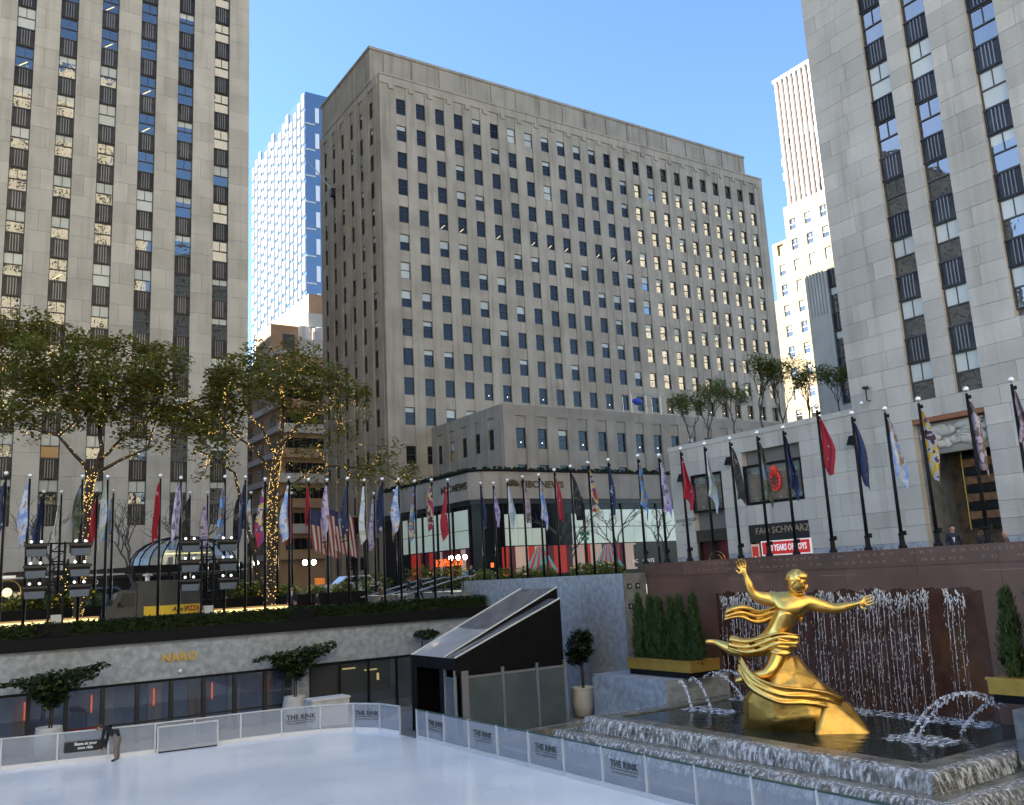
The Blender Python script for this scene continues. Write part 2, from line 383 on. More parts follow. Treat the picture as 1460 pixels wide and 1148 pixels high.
# ---------------------------------------------------------------- ground, street levels, sunken rink
ST = 6.2      # street
PR = 5.3      # promenade on the south side, a few steps below the street
g = MB()
HX0, HX1, HY0, HY1 = -16, 31.45, .3, 58
for (x0, x1, y0, y1) in ((-900, HX0, -900, 1200), (HX1+1.6, 1400, -900, 1200), (HX0, HX1+1.6, HY1, 1200), (HX0, HX1+1.6, -900, HY0)):
    z = ST if y1 != HY0 else 5.4
    g.quad((x0, y0, z), (x1, y0, z), (x1, y1, z), (x0, y1, z), 'paving')
struct('ground', g)
g = MB()                                               # carriageways, sunk a kerb's height... drawn as a raised pavement edge instead
g.quad((-300, 62, ST+.004), (300, 62, ST+.004), (300, 69, ST+.004), (-300, 69, ST+.004), 'asphalt')
struct('road', g)
g = MB()
g.quad((25.5, 70.5, ST+.008), (39.5, 70.5, ST+.008), (39.5, 900, ST+.008), (25.5, 900, ST+.008), 'asphalt'); struct('side_road', g)
g = MB(); g.box((-300, 61.6, ST-.1), (24, 62, ST+.13), 'kerb'); g.box((41, 61.6, ST-.1), (300, 62, ST+.13), 'kerb'); struct('kerb', g)
g = MB(); g.quad((HX0, 49.3, PR), (HX1, 49.3, PR), (HX1, HY1, PR), (HX0, HY1, PR), 'paving'); struct('promenade', g)
g = MB(); g.box((HX0, HY1-.3, PR-.2), (25.2, HY1, ST+.35), 'coping'); g.box((25.2, HY1-.3, PR-.2), (HX1+1.65, HY1, ST-.01), 'granite_dark'); g.box((HX1-.2, 50.9, PR-.2), (HX1+1.65, HY1-.3, ST-.01), 'granite_dark'); struct('planter_wall', g)
g = MB(); g.quad((HX0, HY0, -.02), (HX1+1, HY0, -.02), (HX1+1, 53, -.02), (HX0, 53, -.02), 'deck'); struct('rink_deck', g)
g = MB()
g.box((HX0-.4, HY0, -.1), (HX0, HY1, ST), 'granite_grey'); g.box((HX0, HY0-.4, -.1), (HX1, HY0, ST-.01), 'granite_grey'); struct('retaining_wall', g)
# steps from the promenade up to the street
stp = thing('stairs', 'dark stone steps with people climbing beside the pale granite wall', 'stairs', (24.6, 54, PR))
for k in range(6):
    ubox('step', 'granite_dark', stp, (25.2+k*.75, 51.0, PR-.05), (25.2+(k+1)*.75+.02, 57.6, PR+.02+(k+1)*.147))
for k, yy in enumerate((51.6, 54.4, 57.3)):
    q = MB(); q.tube([(24.7, yy, PR+.85), (25.2, yy, PR+.9), (29.4, yy, ST+.95), (30.2, yy, ST+.95)], .045, 'steel', 6)
    for xx, zz in ((25.2, PR), (27.3, PR+.45), (29.4, ST-.05)): q.tube([(xx, yy, zz), (xx, yy, zz+.95)], .03, 'black_metal', 5)
    wmesh('handrail', q, stp)

# ---------------------------------------------------------------- left tower (limestone piers, dark spandrels)
B1 = thing('office_tower', 'pale limestone office tower with dark spandrel strips behind the leafy plane trees', 'building', (0, 80, ST))
F = Fac('N', 80)
PER = 3.322; U0 = 3.95; WW = 1.42; PITCH = 3.72; ZB = 16.51; WH = 2.05; NR = 22; TOP = 158
q = MB(); q.box((-30, 80.5, ST), (23.75, 145, TOP), 'joint'); wmesh('core', q, B1)
q = MB(); F.box(q, 23.76, 23.85, ST, TOP, -65, -.6, 'limestone'); F.box(q, -30, 23.85, TOP, TOP+1, -65, 0, 'limestone')
F.box(q, -30, -1.2, ST, TOP, -.5, 0, 'limestone')
wmesh('wall', q, B1)
edges = [(-1.2, U0-PER)]; 
cols1 = [U0-PER+PER*k for k in range(7)]
piers = [(cols1[k]+WW, cols1[k+1]) for k in range(6)]+[(cols1[6]+WW, 23.85), (-1.2, cols1[0])]
zbot = ST+3.1; ztop_blocks = ZB+WH+PITCH*14
nb = 0
for pi, (a, b) in enumerate(piers):
    z = zbot; k = 0
    while z < ztop_blocks:
        h = PITCH/3*(1.0 if k % 3 else 1.0)*1.5
        h = min(h, ztop_blocks-z)
        cut = [a, b] if (k % 2 == 0) else [a, a+(b-a)*rnd.choice((.38, .5, .62)), b]
        if nb > 290: cut = [a, b]
        for i in range(len(cut)-1):
            e = rnd.uniform(0, .006)
            F.ubox('stone_block', 'limestone', B1, cut[i]+(.007 if i else 0), cut[i+1]-(.007 if i < len(cut)-2 else 0), z+.012, z+h-.004, -.5, e); nb += 1
        z += h; k += 1
    q = MB(); F.box(q, a, b, ztop_blocks+.01, TOP, -.5, 0, 'limestone'); wmesh('pier', q, B1)
# ribbed spandrel mesh shared by all floors
def spandrel_mesh(w_, h, name):
    q = MB(); a = w_/2
    q.box((-a, -.02, 0), (a, .06, h), 'aluminium_dark')
    q.box((-a, -.09, 0), (a, -.02, .10), 'aluminium_dark'); q.box((-a, -.09, h-.09), (a, -.02, h), 'aluminium_dark')
    for k, t in enumerate((-.86, -.42, -.14, .14, .42, .86)):
        q.box((t*a-.03, -.07, .1), (t*a+.03, -.02, h-.09), 'aluminium_rib' if k in (1, 2, 3, 4) else 'aluminium_dark')
    return q.mesh(name)
sp1 = spandrel_mesh(WW, PITCH-WH, 'spandrel_left')
kinds1 = ['dark']*7+['half']*4+['full']*2+['low']*2+['lit']
krow = {}
for c in range(7):
    u = cols1[c]+WW/2
    for r in range(-1, NR):
        zb = ZB-WH+PITCH*r
        if zb > 92: continue
        k = rnd.choice(kinds1)
        if c >= 4 and r > 8: k = rnd.choice(['dark', 'dark', 'dark', 'low', 'dark', 'lit' if c == 4 else 'dark'])
        if r <= 0: k = rnd.choice(['half', 'half', 'low'])
        if r == 1 and c == 2: k = 'wood'
        if r == 1 and c in (1, 3): k = 'half'
        if r >= 0 or True:
            if r >= 0: obj('window', window_mesh(WW, WH, k), B1, F.w(u, zb, -.22), world=True)
        if r >= -1 and zb+WH < 90: obj('spandrel', sp1, B1, F.w(u, zb+WH, -.16), world=True)
    F.ubox('window_strip', 'aluminium_dark', B1, cols1[c], cols1[c]+WW, 92, TOP, -.5, -.2); F.ubox('base_block', 'limestone', B1, cols1[c], cols1[c]+WW, ST+3, ZB-PITCH+.01, -.5, -.1)
# ground floor: dark shop fronts
q = MB(); F.box(q, -30, 23.85, ST, ST+3.05, -.5, .15, 'sign_black'); F.box(q, -30, 23.85, ST+2.55, ST+2.7, .15, .25, 'limestone_west'); wmesh('shopfront', q, B1)
for k in range(9):
    F.ubox('shop_window', 'dark_store', B1, -1+k*2.7, -1+k*2.7+2.4, ST+.3, ST+2.3, .15, .19)
text('sign_letters', 'I O D', 'print_white', B1, F.w(10.9, ST+2.05, .21), 0, .55, .01, space=1.6)
text('sign_letters', 'ANNELLA CO NY', 'bronze', B1, F.w(5.0, ST+2.85, .27), 0, .36, .01, space=1.3)

# ---------------------------------------------------------------- middle building
B2 = thing('office_block', 'broad brown limestone office block with a stepped base and news lettering', 'building', (75, 85, ST))
FN = Fac('N', 90); FE = Fac('E', 42.43)
q = MB(); q.box((42.9, 90.5, ST), (108.4, 108.5, 66.9), 'joint'); wmesh('core', q, B2)
BAY = 2.651; C0 = 44.59; W2 = 1.27; H2 = 2.05; P2 = 3.456; T2 = 64.42
rows2 = [T2-P2*j for j in range(12)]+[21.96]
wins = []
for c in range(24):
    a = C0+BAY*c
    pa = 42.43 if c == 0 else a-BAY+W2
    FN.ubox('pier', 'limestone_brown', B2, pa, a, 16, 66.0, -.5, .09 if c else .06)
    zp = 66.0
    for j, t in enumerate(rows2):
        if j == 12 and c > 2: break
        FN.ubox('spandrel', 'limestone_brown', B2, a, a+W2, t, zp, -.5, 0); zp = t-H2
    FN.ubox('pier_foot', 'limestone_brown', B2, a, a+W2, 16, zp, -.5, 0)
    for j, t in enumerate(rows2):
        if c >= 1 and j == 12 and c > 2: continue
        k = 'dark'; x = rnd.random()
        if x < .2: k = 'low'
        elif x < .27: k = 'half'
        elif x < .29: k = 'full'
        if j == 10: k = rnd.choice(['dark', 'lamp', 'lamp', 'dark'])
        if j == 11 and c >= 2: k = rnd.choice(['half', 'half', 'low', 'lit'] if c < 14 else ['half', 'low', 'dark'])
        if j == 4 and 1 <= c <= 13: k = rnd.choice(['lit', 'lit', 'dark'])
        if j == 0 and c in (5, 12, 13, 14): k = 'open'
        if j == 0 and c >= 15: k = 'louvre'
        if j == 0 and c in (6, 7): k = 'full'
        wins.append((FN, a+W2/2, t-H2, k))
FN.ubox('pier', 'limestone_brown', B2, C0+BAY*23+W2, 108.8, 16, 66.0, -.5, .1)
q = MB(); FN.box(q, 42.43, 108.8, 66.0, 67.0, -.5, .16, 'limestone_brown'); FN.box(q, 42.43, 108.8, 67.0, 67.25, -.7, .26, 'limestone_brown')
for k in range(25):
    u = C0+BAY*k-BAY/2+W2/2
    FN.box(q, u-.32, u+.32, 65.4, 66.0-.01, .0, .24, 'limestone_brown')
wmesh('cornice', q, B2)
# attic, set back
q = MB(); q.box((42.2, 92, 67.0), (107.6, 108, 71.4), 'limestone_brown'); q.box((42.05, 91.85, 71.4), (107.75, 108.2, 71.75), 'limestone_brown')
for k in range(17): q.box((44+k*3.9, 91.86, 67.4), (44+k*3.9+1.1, 92, 71.2), 'limestone_brown')
wmesh('attic', q, B2)
q = MB(); q.box((106, 94, 67.3), (109, 99, 70.6), 'tower_glass'); wmesh('penthouse', q, B2)
# east face
for c in range(6):
    b = 91.8+2.97*c; pb = 90 if c == 0 else b-2.97+1.25
    q = MB(); FE.box(q, pb+(.55 if c == 0 else 0), b, 12, 66.0, -.5, .16 if c else .1, 'limestone_brown')
    zp = 66.0
    for t in rows2:
        FE.box(q, b, b+1.25, t, zp, -.5, 0, 'limestone_brown'); zp = t-H2
    FE.box(q, b, b+1.25, ST, zp, -.5, 0, 'limestone_brown'); wmesh('pier', q, B2)
    for j, t in enumerate(rows2):
        wins.append((FE, b+.62, t-H2, rnd.choice(['dark', 'dark', 'dark', 'low'])))
q = MB(); FE.box(q, 107.9, 109, ST, 66.0, -.5, .1, 'limestone_brown'); FE.box(q, 90.55, 109, 66.0, 67.2, -.5, .16, 'limestone_brown'); wmesh('pier', q, B2)
for k in range(4):
    b = 92+4*k
    q = MB(); FE.box(q, b, b+1.6, ST, ST+7.5, -.2, -.1, 'terracotta'); FE.box(q, b+.1, b+1.5, ST+.2, ST+7.3, -.1, -.06, 'dark_store'); wmesh('tall_doorway', q, B2)
# flagpole leaning out of the east face
q = MB(); q.tube([(42.3, 104.3, 57.6), (36.0, 103.2, 63.2)], [.09, .05], 'white_frame', 6); q.box((41.8, 103.9, 57.0), (42.4, 104.6, 58.0), 'dark_metal'); wmesh('wall_flagpole', q, B2)
# podium, set back from the shop base
PN = Fac('N', 75); PE = Fac('E', 48.0)
q = MB(); q.box((48.4, 75.4, 12), (108, 90.4, 24.0), 'joint'); wmesh('podium_core', q, B2)
pc = [49.45+2.63*k for k in range(20)]
for c, a in enumerate(pc):
    pa = 48.0 if c == 0 else a-2.63+1.25
    q = MB(); PN.box(q, pa, a, 12, 23.0, -.4, .14, 'limestone_podium'); PN.box(q, a, a+1.25, 21.75, 23.0, -.4, .02, 'limestone_podium'); PN.box(q, a, a+1.25, 18.0, 19.65, -.4, 0, 'limestone_podium'); PN.box(q, a, a+1.25, 12, 16, -.4, 0, 'limestone_podium')
    wmesh('pier', q, B2)
    if c < 16:
        wins.append((PN, a+.625, 19.65, rnd.choice(['dark', 'dark', 'lamp', 'low', 'dark']))); wins.append((PN, a+.625, 15.95, 'dark'))
q = MB(); PN.box(q, pc[-1]+1.25, 108, 12, 23, -.4, .14, 'limestone_podium'); PN.box(q, 48, 108, 23.0, 24.1, -.4, .14, 'limestone_podium'); PE.box(q, 75.4, 90, 23.0, 24.1, -.4, .14, 'limestone_podium')
pb = 75.4
for k in range(5):
    b = 76.6+2.75*k
    PE.box(q, pb, b, 12, 23.0, -.4, .14, 'limestone_podium'); PE.box(q, b, b+1.15, 21.8, 23, -.4, 0, 'limestone_podium'); PE.box(q, b, b+1.15, 12, 19.7, -.4, 0, 'limestone_podium'); pb = b+1.15
    wins.append((PE, b+.575, 19.7, 'wood' if k == 3 else 'dark'))
PE.box(q, pb, 90, 12, 23, -.4, .14, 'limestone_podium'); wmesh('podium_wall', q, B2)
# all windows: the 300 nearest are parts, the rest one part
wins.sort(key=lambda t: (t[0].w(t[1], t[2])-CAM).length)
rest = MB()
for i, (fa, u, z, k) in enumerate(wins):
    hh = 2.1 if fa in (PN, PE) else H2
    ww = 1.25 if fa is not FN else W2
    shiny = fa is FN and u > 82 and 28 < z < 62
    me = window_mesh(ww, hh, k, glass='window_glass_bright' if shiny else 'window_glass_still', mull=False)
    if i < 300: obj('window', me, B2, fa.w(u, z, -.13), (0, 0, fa.rz), world=True)
    else:
        M = Matrix.Translation(fa.w(u, z, -.2)) @ Matrix.Rotation(fa.rz, 4, 'Z')
        vs = [M @ v.co for v in me.vertices]
        for p in me.polygons: rest.add([vs[i_] for i_ in p.vertices], [tuple(range(len(p.vertices)))], me.materials[p.material_index].name)
o = wmesh('window', rest, B2); o['kind'] = 'stuff'
# shop base with rounded parapet band
BN = Fac('N', 70); BE = Fac('E', 41.7)
q = MB()
def ring(off, z0, z1, m):
    "base outline with a small chamfer at the corner, as a wall band"
    pts = [(108, 70-off), (44.0, 70-off), (42.4, 70.35-off), (41.7-off, 71.2), (41.7-off, 90)]
    for i in range(len(pts)-1):
        a, b = pts[i], pts[i+1]
        q.add([(a[0], a[1], z0), (b[0], b[1], z0), (b[0], b[1], z1), (a[0], a[1], z1)], [(0, 1, 2, 3)], m)
    q.add([(p[0], p[1], z1) for p in pts]+[(108, 90, z1)], [tuple(range(6))], m); q.add([(p[0], p[1], z0) for p in pts]+[(108, 90, z0)], [tuple(range(5, -1, -1))], m)
ring(.25, 14.05, 16.55, 'limestone_podium'); ring(.12, 13.6, 14.05, 'sign_black'); wmesh('sign_band', q, B2)
q = MB(); ring(.0, ST, 13.6, 'dark_store'); wmesh('shop_core', q, B2)
q = MB(); ring(.35, 16.55, 16.75, 'coping'); wmesh('parapet', q, B2)
hedge_rng = random.Random(3)
q = MB()
for k in range(900):
    if k < 600: x = hedge_rng.uniform(42.5, 92); y = 70.1+hedge_rng.uniform(-.15, .25)
    else: x = 41.8+hedge_rng.uniform(-.15, .25); y = hedge_rng.uniform(70.5, 90)
    c = Vector((x, y, 16.76+hedge_rng.uniform(0, .22))); d = Vector((hedge_rng.uniform(-1, 1), hedge_rng.uniform(-1, 1), hedge_rng.uniform(-.5, 1))).normalized()*.14; e = d.orthogonal()*1.0
    q.quad(c-d-e, c+d-e, c+d+e, c-d+e, 'hedge')
o = wmesh('parapet_planting', q, B2); o['kind'] = 'stuff'
for k in range(14):
    a = 44.3+k*1.55
    if 3 <= k <= 4: m = 'dark_store'
    else: m = 'storefront'
    BN.ubox('glass_panel', m, B2, a, a+1.5, 9.75, 11.3, .02, .08); BN.ubox('glass_panel', m if k not in (2, 3, 4) else 'dark_store', B2, a, a+1.5, 11.36, 13.0 if k > 5 else 12.6, .02, .08)
for k in range(9):
    b = 71.4+k*1.55
    for z0, z1 in ((9.75, 11.3), (11.36, 13.2)): BE.ubox('glass_panel', 'storefront', B2, b, b+1.5, z0, z1, .02, .08)
for k in range(5): BN.ubox('mullion', 'black_metal', B2, 44.2+k*4.65, 44.36+k*4.65, ST, 13.6, .0, .14)
for k in range(5): BE.ubox('mullion', 'black_metal', B2, 71.25+k*3.1, 71.6+k*3.1, ST, 13.6, .0, .16)
# circus window display
cl = ['circus_red', 'circus_maroon', 'circus_cream', 'circus_red', 'circus_cream', 'circus_maroon']
for k in range(22):
    BN.ubox('display_stripe', cl[(k*5+k//3) % 6], B2, 44.0+k*.72, 44.0+k*.72+.7, ST+.9, 9.65, .02, .05)
for k in range(14):
    BE.ubox('display_stripe', ['circus_maroon', 'circus_cream', 'circus_maroon', 'circus_red', 'circus_maroon'][k % 5] if k < 11 else 'circus_red', B2, 71.6+k*.9, 71.6+k*.9+.88, ST+.9, 9.65, .02, .05)
def tentshape(u, n):
    q = MB()
    for i in range(n):
        t0 = -1+2*i/n; t1 = -1+2*(i+1)/n
        m = ('circus_teal', 'circus_red')[i % 2]
        q.add([BN.w(u+t0*.35, 9.6, .07), BN.w(u+t1*.35, 9.6, .07), BN.w(u+t1*1.9, 7.3, .07), BN.w(u+t0*1.9, 7.3, .07)], [(0, 1, 2, 3)], m)
    wmesh('circus_tent_print', q, B2)
tentshape(48.2, 9); tentshape(56.2, 9)
text('neon_letters', 'BIG APPLE CIRCUS', 'neon', B2, BE.w(75.6, 8.55, .14), ZAX, 1.0, .02, sx=.62)
for k, (fa, u) in enumerate(((BN, 48.6), (BE, 74.0))):
    sg = 1 if fa is BN else -1
    for wd, du in (('NBC', -1.35), ('NEWS', 1.25)): text('sign_letters', wd, 'bronze', B2, fa.w(u+du*sg, 15.35, .30), fa.rz, .92, .04, sx=1.05, bold=.012)
q = MB()
for k in range(6):
    t = R(15+k*30); x = 45.45-math.cos(t)*.28*1.5; z = 15.2+math.sin(t)*.38
    M = Matrix.Translation((x, 69.7, z)) @ Matrix.Rotation(math.pi/2-t if False else -(math.pi/2-t), 4, 'Y')
    pts = [(-.05, -.3), (.05, -.3), (.14, .1), (.08, .24), (-.08, .24), (-.14, .1)]
    q.add([M @ Vector((a, -.0, b)) for a, b in pts]+[M @ Vector((a, .05, b)) for a, b in pts], [tuple(range(6)), tuple(range(11, 5, -1))]+[(i, i+6, (i+1) % 6+6, (i+1) % 6) for i in range(6)], 'bronze')
wmesh('feather_emblem', q, B2)
q = MB(); BN.box(q, 59.5, 66.5, 7.3, 9.5, .02, .06, 'dark_store'); BN.box(q, 61, 64.5, 7.4, 7.5, .07, .1, 'sign_white'); wmesh('shop_window', q, B2)
q = MB(); BN.box(q, 66.6, 108, ST, 13.6, -.1, .1, 'granite_grey'); BN.box(q, 66.9, 71, ST+.8, 8.6, .1, .14, 'storefront'); wmesh('wall', q, B2)
text('sign_letters', 'AC', 'sign_white', B2, BN.w(59.6, 7.85, .12), 0, .5, .01); text('sign_letters', 'CENTE', 'sign_white', B2, BN.w(61.3, 7.85, .12), 0, .5, .01)

# ---------------------------------------------------------------- right tower with shop wing and portal
B3 = thing('skyscraper', 'tall grey ashlar skyscraper with carved portal and toy shop wing', 'building', (56, 30, ST))
G = Fac('E', 46)
q = MB(); q.box((49.8, -8, ST), (72, 33.0, 150), 'joint'); q.box((46.45, 33.1, ST), (58, 49.2, 15.4), 'joint'); q.box((46.46, -8, ST), (49.79, 25.28, 150), 'joint'); q.box((46.46, 29.47, ST), (49.79, 33.0, 150), 'joint'); q.box((46.46, 25.29, 14.42), (49.79, 29.46, 150), 'joint'); wmesh('core', q, B3)
WU = [(27.85, 29.3, 15.4), (25.2, 26.65, 15.4), (21.52, 22.98, 19.07), (17.9, 19.35, 15.4)]
PZ = 3.67; HZ = 2.2
PORT = (25.3, 29.45, 14.4)      # portal opening u0,u1,top
openings = [(u0, u1, zb, 70) for u0, u1, zb in WU]+[(PORT[0], PORT[1], ST, PORT[2]), (44.2, 47.2, 10.75, 13.4), (37.35, 42.2, 10.85, 13.45), (44.2, 47.2, ST, 9.5), (37.3, 42.2, ST, 9.5)]
# ashlar in courses, cut round the openings
CH = 1.065; nbk = 0; far = MB()
def course(u0, u1, z0, z1, k):
    global nbk
    segs = [(u0, u1)]
    for (a, b, c0, c1) in openings:
        if c0 < z1-.02 and c1 > z0+.02:
            n2 = []
            for s, e in segs:
                if b <= s or a >= e: n2.append((s, e))
                else:
                    if a > s: n2.append((s, a))
                    if b < e: n2.append((b, e))
            segs = n2
    for s, e in segs:
        L = e-s; x = s
        lens = []
        rem = L
        while rem > 1e-3:
            w_ = rnd.uniform(1.15, 2.3)
            if rem-w_ < .75: w_ = rem
            lens.append(w_); rem -= w_
        for w_ in lens:
            vis = z0 < 43 and u0 >= 13
            pr = rnd.uniform(0, .012)
            args = (x+.008, x+w_-.008, z0+.008, z1-.008, -.45, pr)
            m = 'limestone_west' if z0 > 7.7 else 'granite_grey'
            if vis and nbk < 300: G.ubox('stone_block', m, B3, *args); nbk += 1
            else: G.box(far, *args, m)
            x += w_
cuts = sorted(set([9.5, 10.75, 13.4, 14.4, 15.4]))
z = ST; k = 0
levels = [ST, 7.72, 8.61, 9.5, 10.8, 12.1, 13.42, 14.4, 15.4]
while levels[-1] < 46: levels.append(levels[-1]+PZ/3.4)
for k in range(len(levels)-1):
    course(16.2, 33.2, levels[k], levels[k+1], k)
for k in range(8):
    if levels[k+1] <= 15.5: course(33.2, 49.26, levels[k], min(levels[k+1], 15.4), k)
# plain wall above the photograph's top and round the corner
for a, b in ((-8, 16.2),): G.box(far, a, b, ST, 150, -.45, 0, 'limestone_west')
us = [16.2]+[x for w_ in sorted(WU) for x in (w_[0], w_[1])]+[33.2]
for i in range(0, len(us), 2): G.box(far, us[i], us[i+1], levels[-1], 150, -.45, 0, 'limestone_west')
G.box(far, 33.1, 33.2, ST, 150, -26, -.46, 'limestone_west'); G.box(far, 33.2, 49.3, 15.4, 15.75, -12, .05, 'limestone_west'); G.box(far, 49.2, 49.26, ST, 15.4, -12, -.46, 'limestone_west')
o = wmesh('stone_block', far, B3); o['kind'] = 'stuff'
sp3 = spandrel_mesh(1.45, PZ-HZ, 'spandrel_right')
for ci, (u0, u1, zb) in enumerate(WU):
    z = zb; r = 0
    while z < 60:
        if z < 24: k = rnd.choice(['half', 'half', 'low'])
        elif z < 30: k = rnd.choice(['dark', 'low', 'dark'])
        else: k = rnd.choice(['dark', 'dark', 'full', 'half', 'dark'])
        if ci == 1 and z > 30: k = 'full' if r % 2 else 'dark'
        obj('window', window_mesh(u1-u0, HZ, k), B3, G.w((u0+u1)/2, z, -.26), (0, 0, ZAX), world=True)
        obj('spandrel', sp3, B3, G.w((u0+u1)/2, z+HZ, -.2), (0, 0, ZAX), world=True)
        z += PZ; r += 1
    q = MB(); G.box(q, u0, u1, 60, 150, -.5, -.2, 'aluminium_dark'); wmesh('window_strip', q, B3)
# portal: reveal, bronze-and-glass screen, carved lintel
q = MB(); G.box(q, PORT[0], PORT[1], ST, PORT[2], -3.3, -3.0, 'interior'); G.box(q, PORT[0]-.01, PORT[0]+.12, ST, PORT[2], -3.0, -.45, 'granite_dark'); G.box(q, PORT[1]-.12, PORT[1]+.01, ST, PORT[2], -3.0, -.45, 'granite_dark')  # dark granite jambs stand in for the shade inside the recess
G.box(q, PORT[0], PORT[1], PORT[2]-.25, PORT[2], -3.0, -.02, 'terracotta'); wmesh('portal_recess', q, B3)
for k in range(9):
    G.ubox('glass_tier', 'interior_warm' if k % 2 else 'dark_store', B3, PORT[0]+.3, PORT[1]-1.1, 8.3+k*.48, 8.3+k*.48+.42, -2.6, -2.5)
for k in range(4): G.ubox('bronze_bar', 'gold_letter', B3, PORT[0]+.32+k*.9, PORT[0]+.37+k*.9, 8.2, 12.6, -2.5, -2.42)
q = MB(); rr = random.Random(5)
G.box(q, PORT[0]+.1, PORT[1]-.1, 12.4, 14.1, -.9, -.5, 'relief')
for k in range(26):
    u = PORT[0]+.5+3.2*rr.random(); v = 12.75+1.1*rr.random(); c = G.w(u, v, -.42)
    q.ball(c, .3, 'relief', 10, 7, (.55, rr.uniform(.8, 2.1), rr.uniform(.5, 1.0)))
for k in range(7):
    p0 = G.w(PORT[0]+.3+k*.12, 14.0-k*.17, -.4); p1 = G.w(PORT[0]+1.5+k*.1, 13.7-k*.12, -.35); q.tube([p0, (p0+p1)/2+Vector((-.05, 0, .1)), p1], .08, 'relief', 6)
wmesh('carved_lintel', q, B3, True)
# shop wing: display windows and doors
for (u0, u1, z0, z1, m) in ((44.2, 47.2, 10.75, 13.4, 'interior'), (37.35, 42.2, 10.85, 13.45, 'interior')):
    q = MB(); G.box(q, u0, u1, z0, z1, -.45, -.4, 'interior_warm')
    for a, b, c, d in ((u0, u1, z0, z0+.14), (u0, u1, z1-.14, z1), (u0, u0+.12, z0+.14, z1-.14), (u1-.12, u1, z0+.14, z1-.14)): G.box(q, a, b, c, d, -.3, .03, 'black_metal')
    G.box(q, u0+.12, u1-.12, z1-.6, z1-.14, -.38, -.36, 'sage')
    rr = random.Random(int(u0))
    for k in range(22):
        q.ball(G.w(rr.uniform(u0+.2, u1-.2), rr.choice((z0+.3, z1-.45))+rr.uniform(-.2, .2), -.3), rr.uniform(.06, .15), rr.choice(['hedge', 'ball', 'velvet_red', 'sage', 'gold_letter', 'blind']), 7, 5)
    w_ = wmesh('display_window', q, B3)
    q = MB(); a, b, c, d = G.w(u0+.1, z0+.1, -.12), G.w(u1-.1, z0+.1, -.12), G.w(u1-.1, z1-.1, -.12), G.w(u0+.1, z1-.1, -.12); q.quad(a, b, c, d, 'dome_glass'); wmesh('glass_pane', q, B3)
q = MB(); cc = G.w(39.6, 12.2, .0)
for i in range(20):
    t0, t1 = 2*math.pi*i/20, 2*math.pi*(i+1)/20
    q.tube([cc+Vector((0, .42*math.cos(t0), .62*math.sin(t0))), cc+Vector((0, .42*math.cos(t1), .62*math.sin(t1)))], .075, 'circus_red', 6); q.tube([cc+Vector((0, .2*math.cos(t0), .32*math.sin(t0))), cc+Vector((0, .38*math.cos(t0), .58*math.sin(t0)))], .05, 'velvet_red' if i % 2 else 'circus_red', 5)
q.ball(cc+Vector((0, 0, .75)), .25, 'circus_red', 8, 6); wmesh('red_wreath', q, B3)
q = MB(); G.box(q, 44.2, 47.2, ST, 9.5, -.45, -.4, 'velvet_red'); G.box(q, 44.2, 47.2, 8.7, 9.5, -.4, -.05, 'sign_black')
for a in (44.2, 45.6, 47.0): G.box(q, a, a+.16, ST, 8.7, -.4, -.1, 'sign_black')
wmesh('shop_door', q, B3)
q = MB(); cc = G.w(45.3, 7.4, .05)
for i in range(24):
    t0, t1 = 2*math.pi*i/24, 2*math.pi*(i+1)/24
    for r_ in (.75, .45): q.tube([cc+Vector((0, r_*math.cos(t0), r_*.75*math.sin(t0))), cc+Vector((0, r_*math.cos(t1), r_*.75*math.sin(t1)))], .03, 'gold_letter', 5)
wmesh('round_emblem', q, B3)
q = MB(); G.box(q, 37.3, 42.2, ST, 8.4, -.45, -.4, 'interior_warm'); G.box(q, 37.3, 42.2, 8.35, 9.5, -.4, .02, 'sign_black')
for a in (37.3, 38.9, 40.5, 42.05): G.box(q, a, a+.15, ST, 8.35, -.4, -.1, 'sign_black')
wmesh('shop_door', q, B3)
text('sign_letters', 'FAO SCHWARZ', 'letter_pale', B3, G.w(39.4, 9.05, .05), ZAX, .62, .02)
q = MB(); G.box(q, 37.2, 41.2, 7.45, 8.4, .03, .1, 'sign_white'); G.box(q, 37.3, 41.1, 7.53, 8.32, .1, .115, 'sign_red'); wmesh('red_banner', q, B3)
text('banner_letters', '160 YEARS OF TOYS', 'sign_white', B3, G.w(39.15, 7.92, .125), ZAX, .55, .006, sx=.66, bold=.02)
q = MB(); G.box(q, 41.4, 42.1, ST+.3, 8.25, .03, .08, 'circus_cream'); G.box(q, 41.5, 42.0, ST+.5, 8.1, .08, .1, 'circus_red')
q.ball(G.w(41.75, 7.3, .12), .16, 'sign_white', 10, 6, (.2, 1, 1)); q.ball(G.w(41.75, 6.85, .12), .24, 'sign_white', 10, 6, (.2, 1, 1)); q.ball(G.w(41.75, 6.85, .16), .17, 'sign_black', 10, 6, (.2, 1, 1)); wmesh('shop_poster', q, B3)
text('wall_letters', 'ROCKEFELLER\nPLAZA', 'print_grey', B3, G.w(48.0, 10.15, .03), ZAX, .32, .004)
for (u, v) in ((33.3, 13.9), (47.95, 13.4), (43.2, 14.0)):
    q = MB(); c = G.w(u, v, 0); q.add([c+Vector(t)*.62 for t in ((-.0, -.4, -.45), (-.0, .4, -.45), (0, .33, .4), (0, -.33, .4), (-.75, -.4, -.5), (-.75, .4, -.5), (-.4, .3, .4), (-.4, -.3, .4))], [(0, 1, 5, 4), (4, 5, 6, 7), (7, 6, 2, 3), (0, 4, 7, 3), (1, 2, 6, 5), (0, 3, 2, 1)], 'black_metal'); wmesh('wall_floodlight', q, B3)
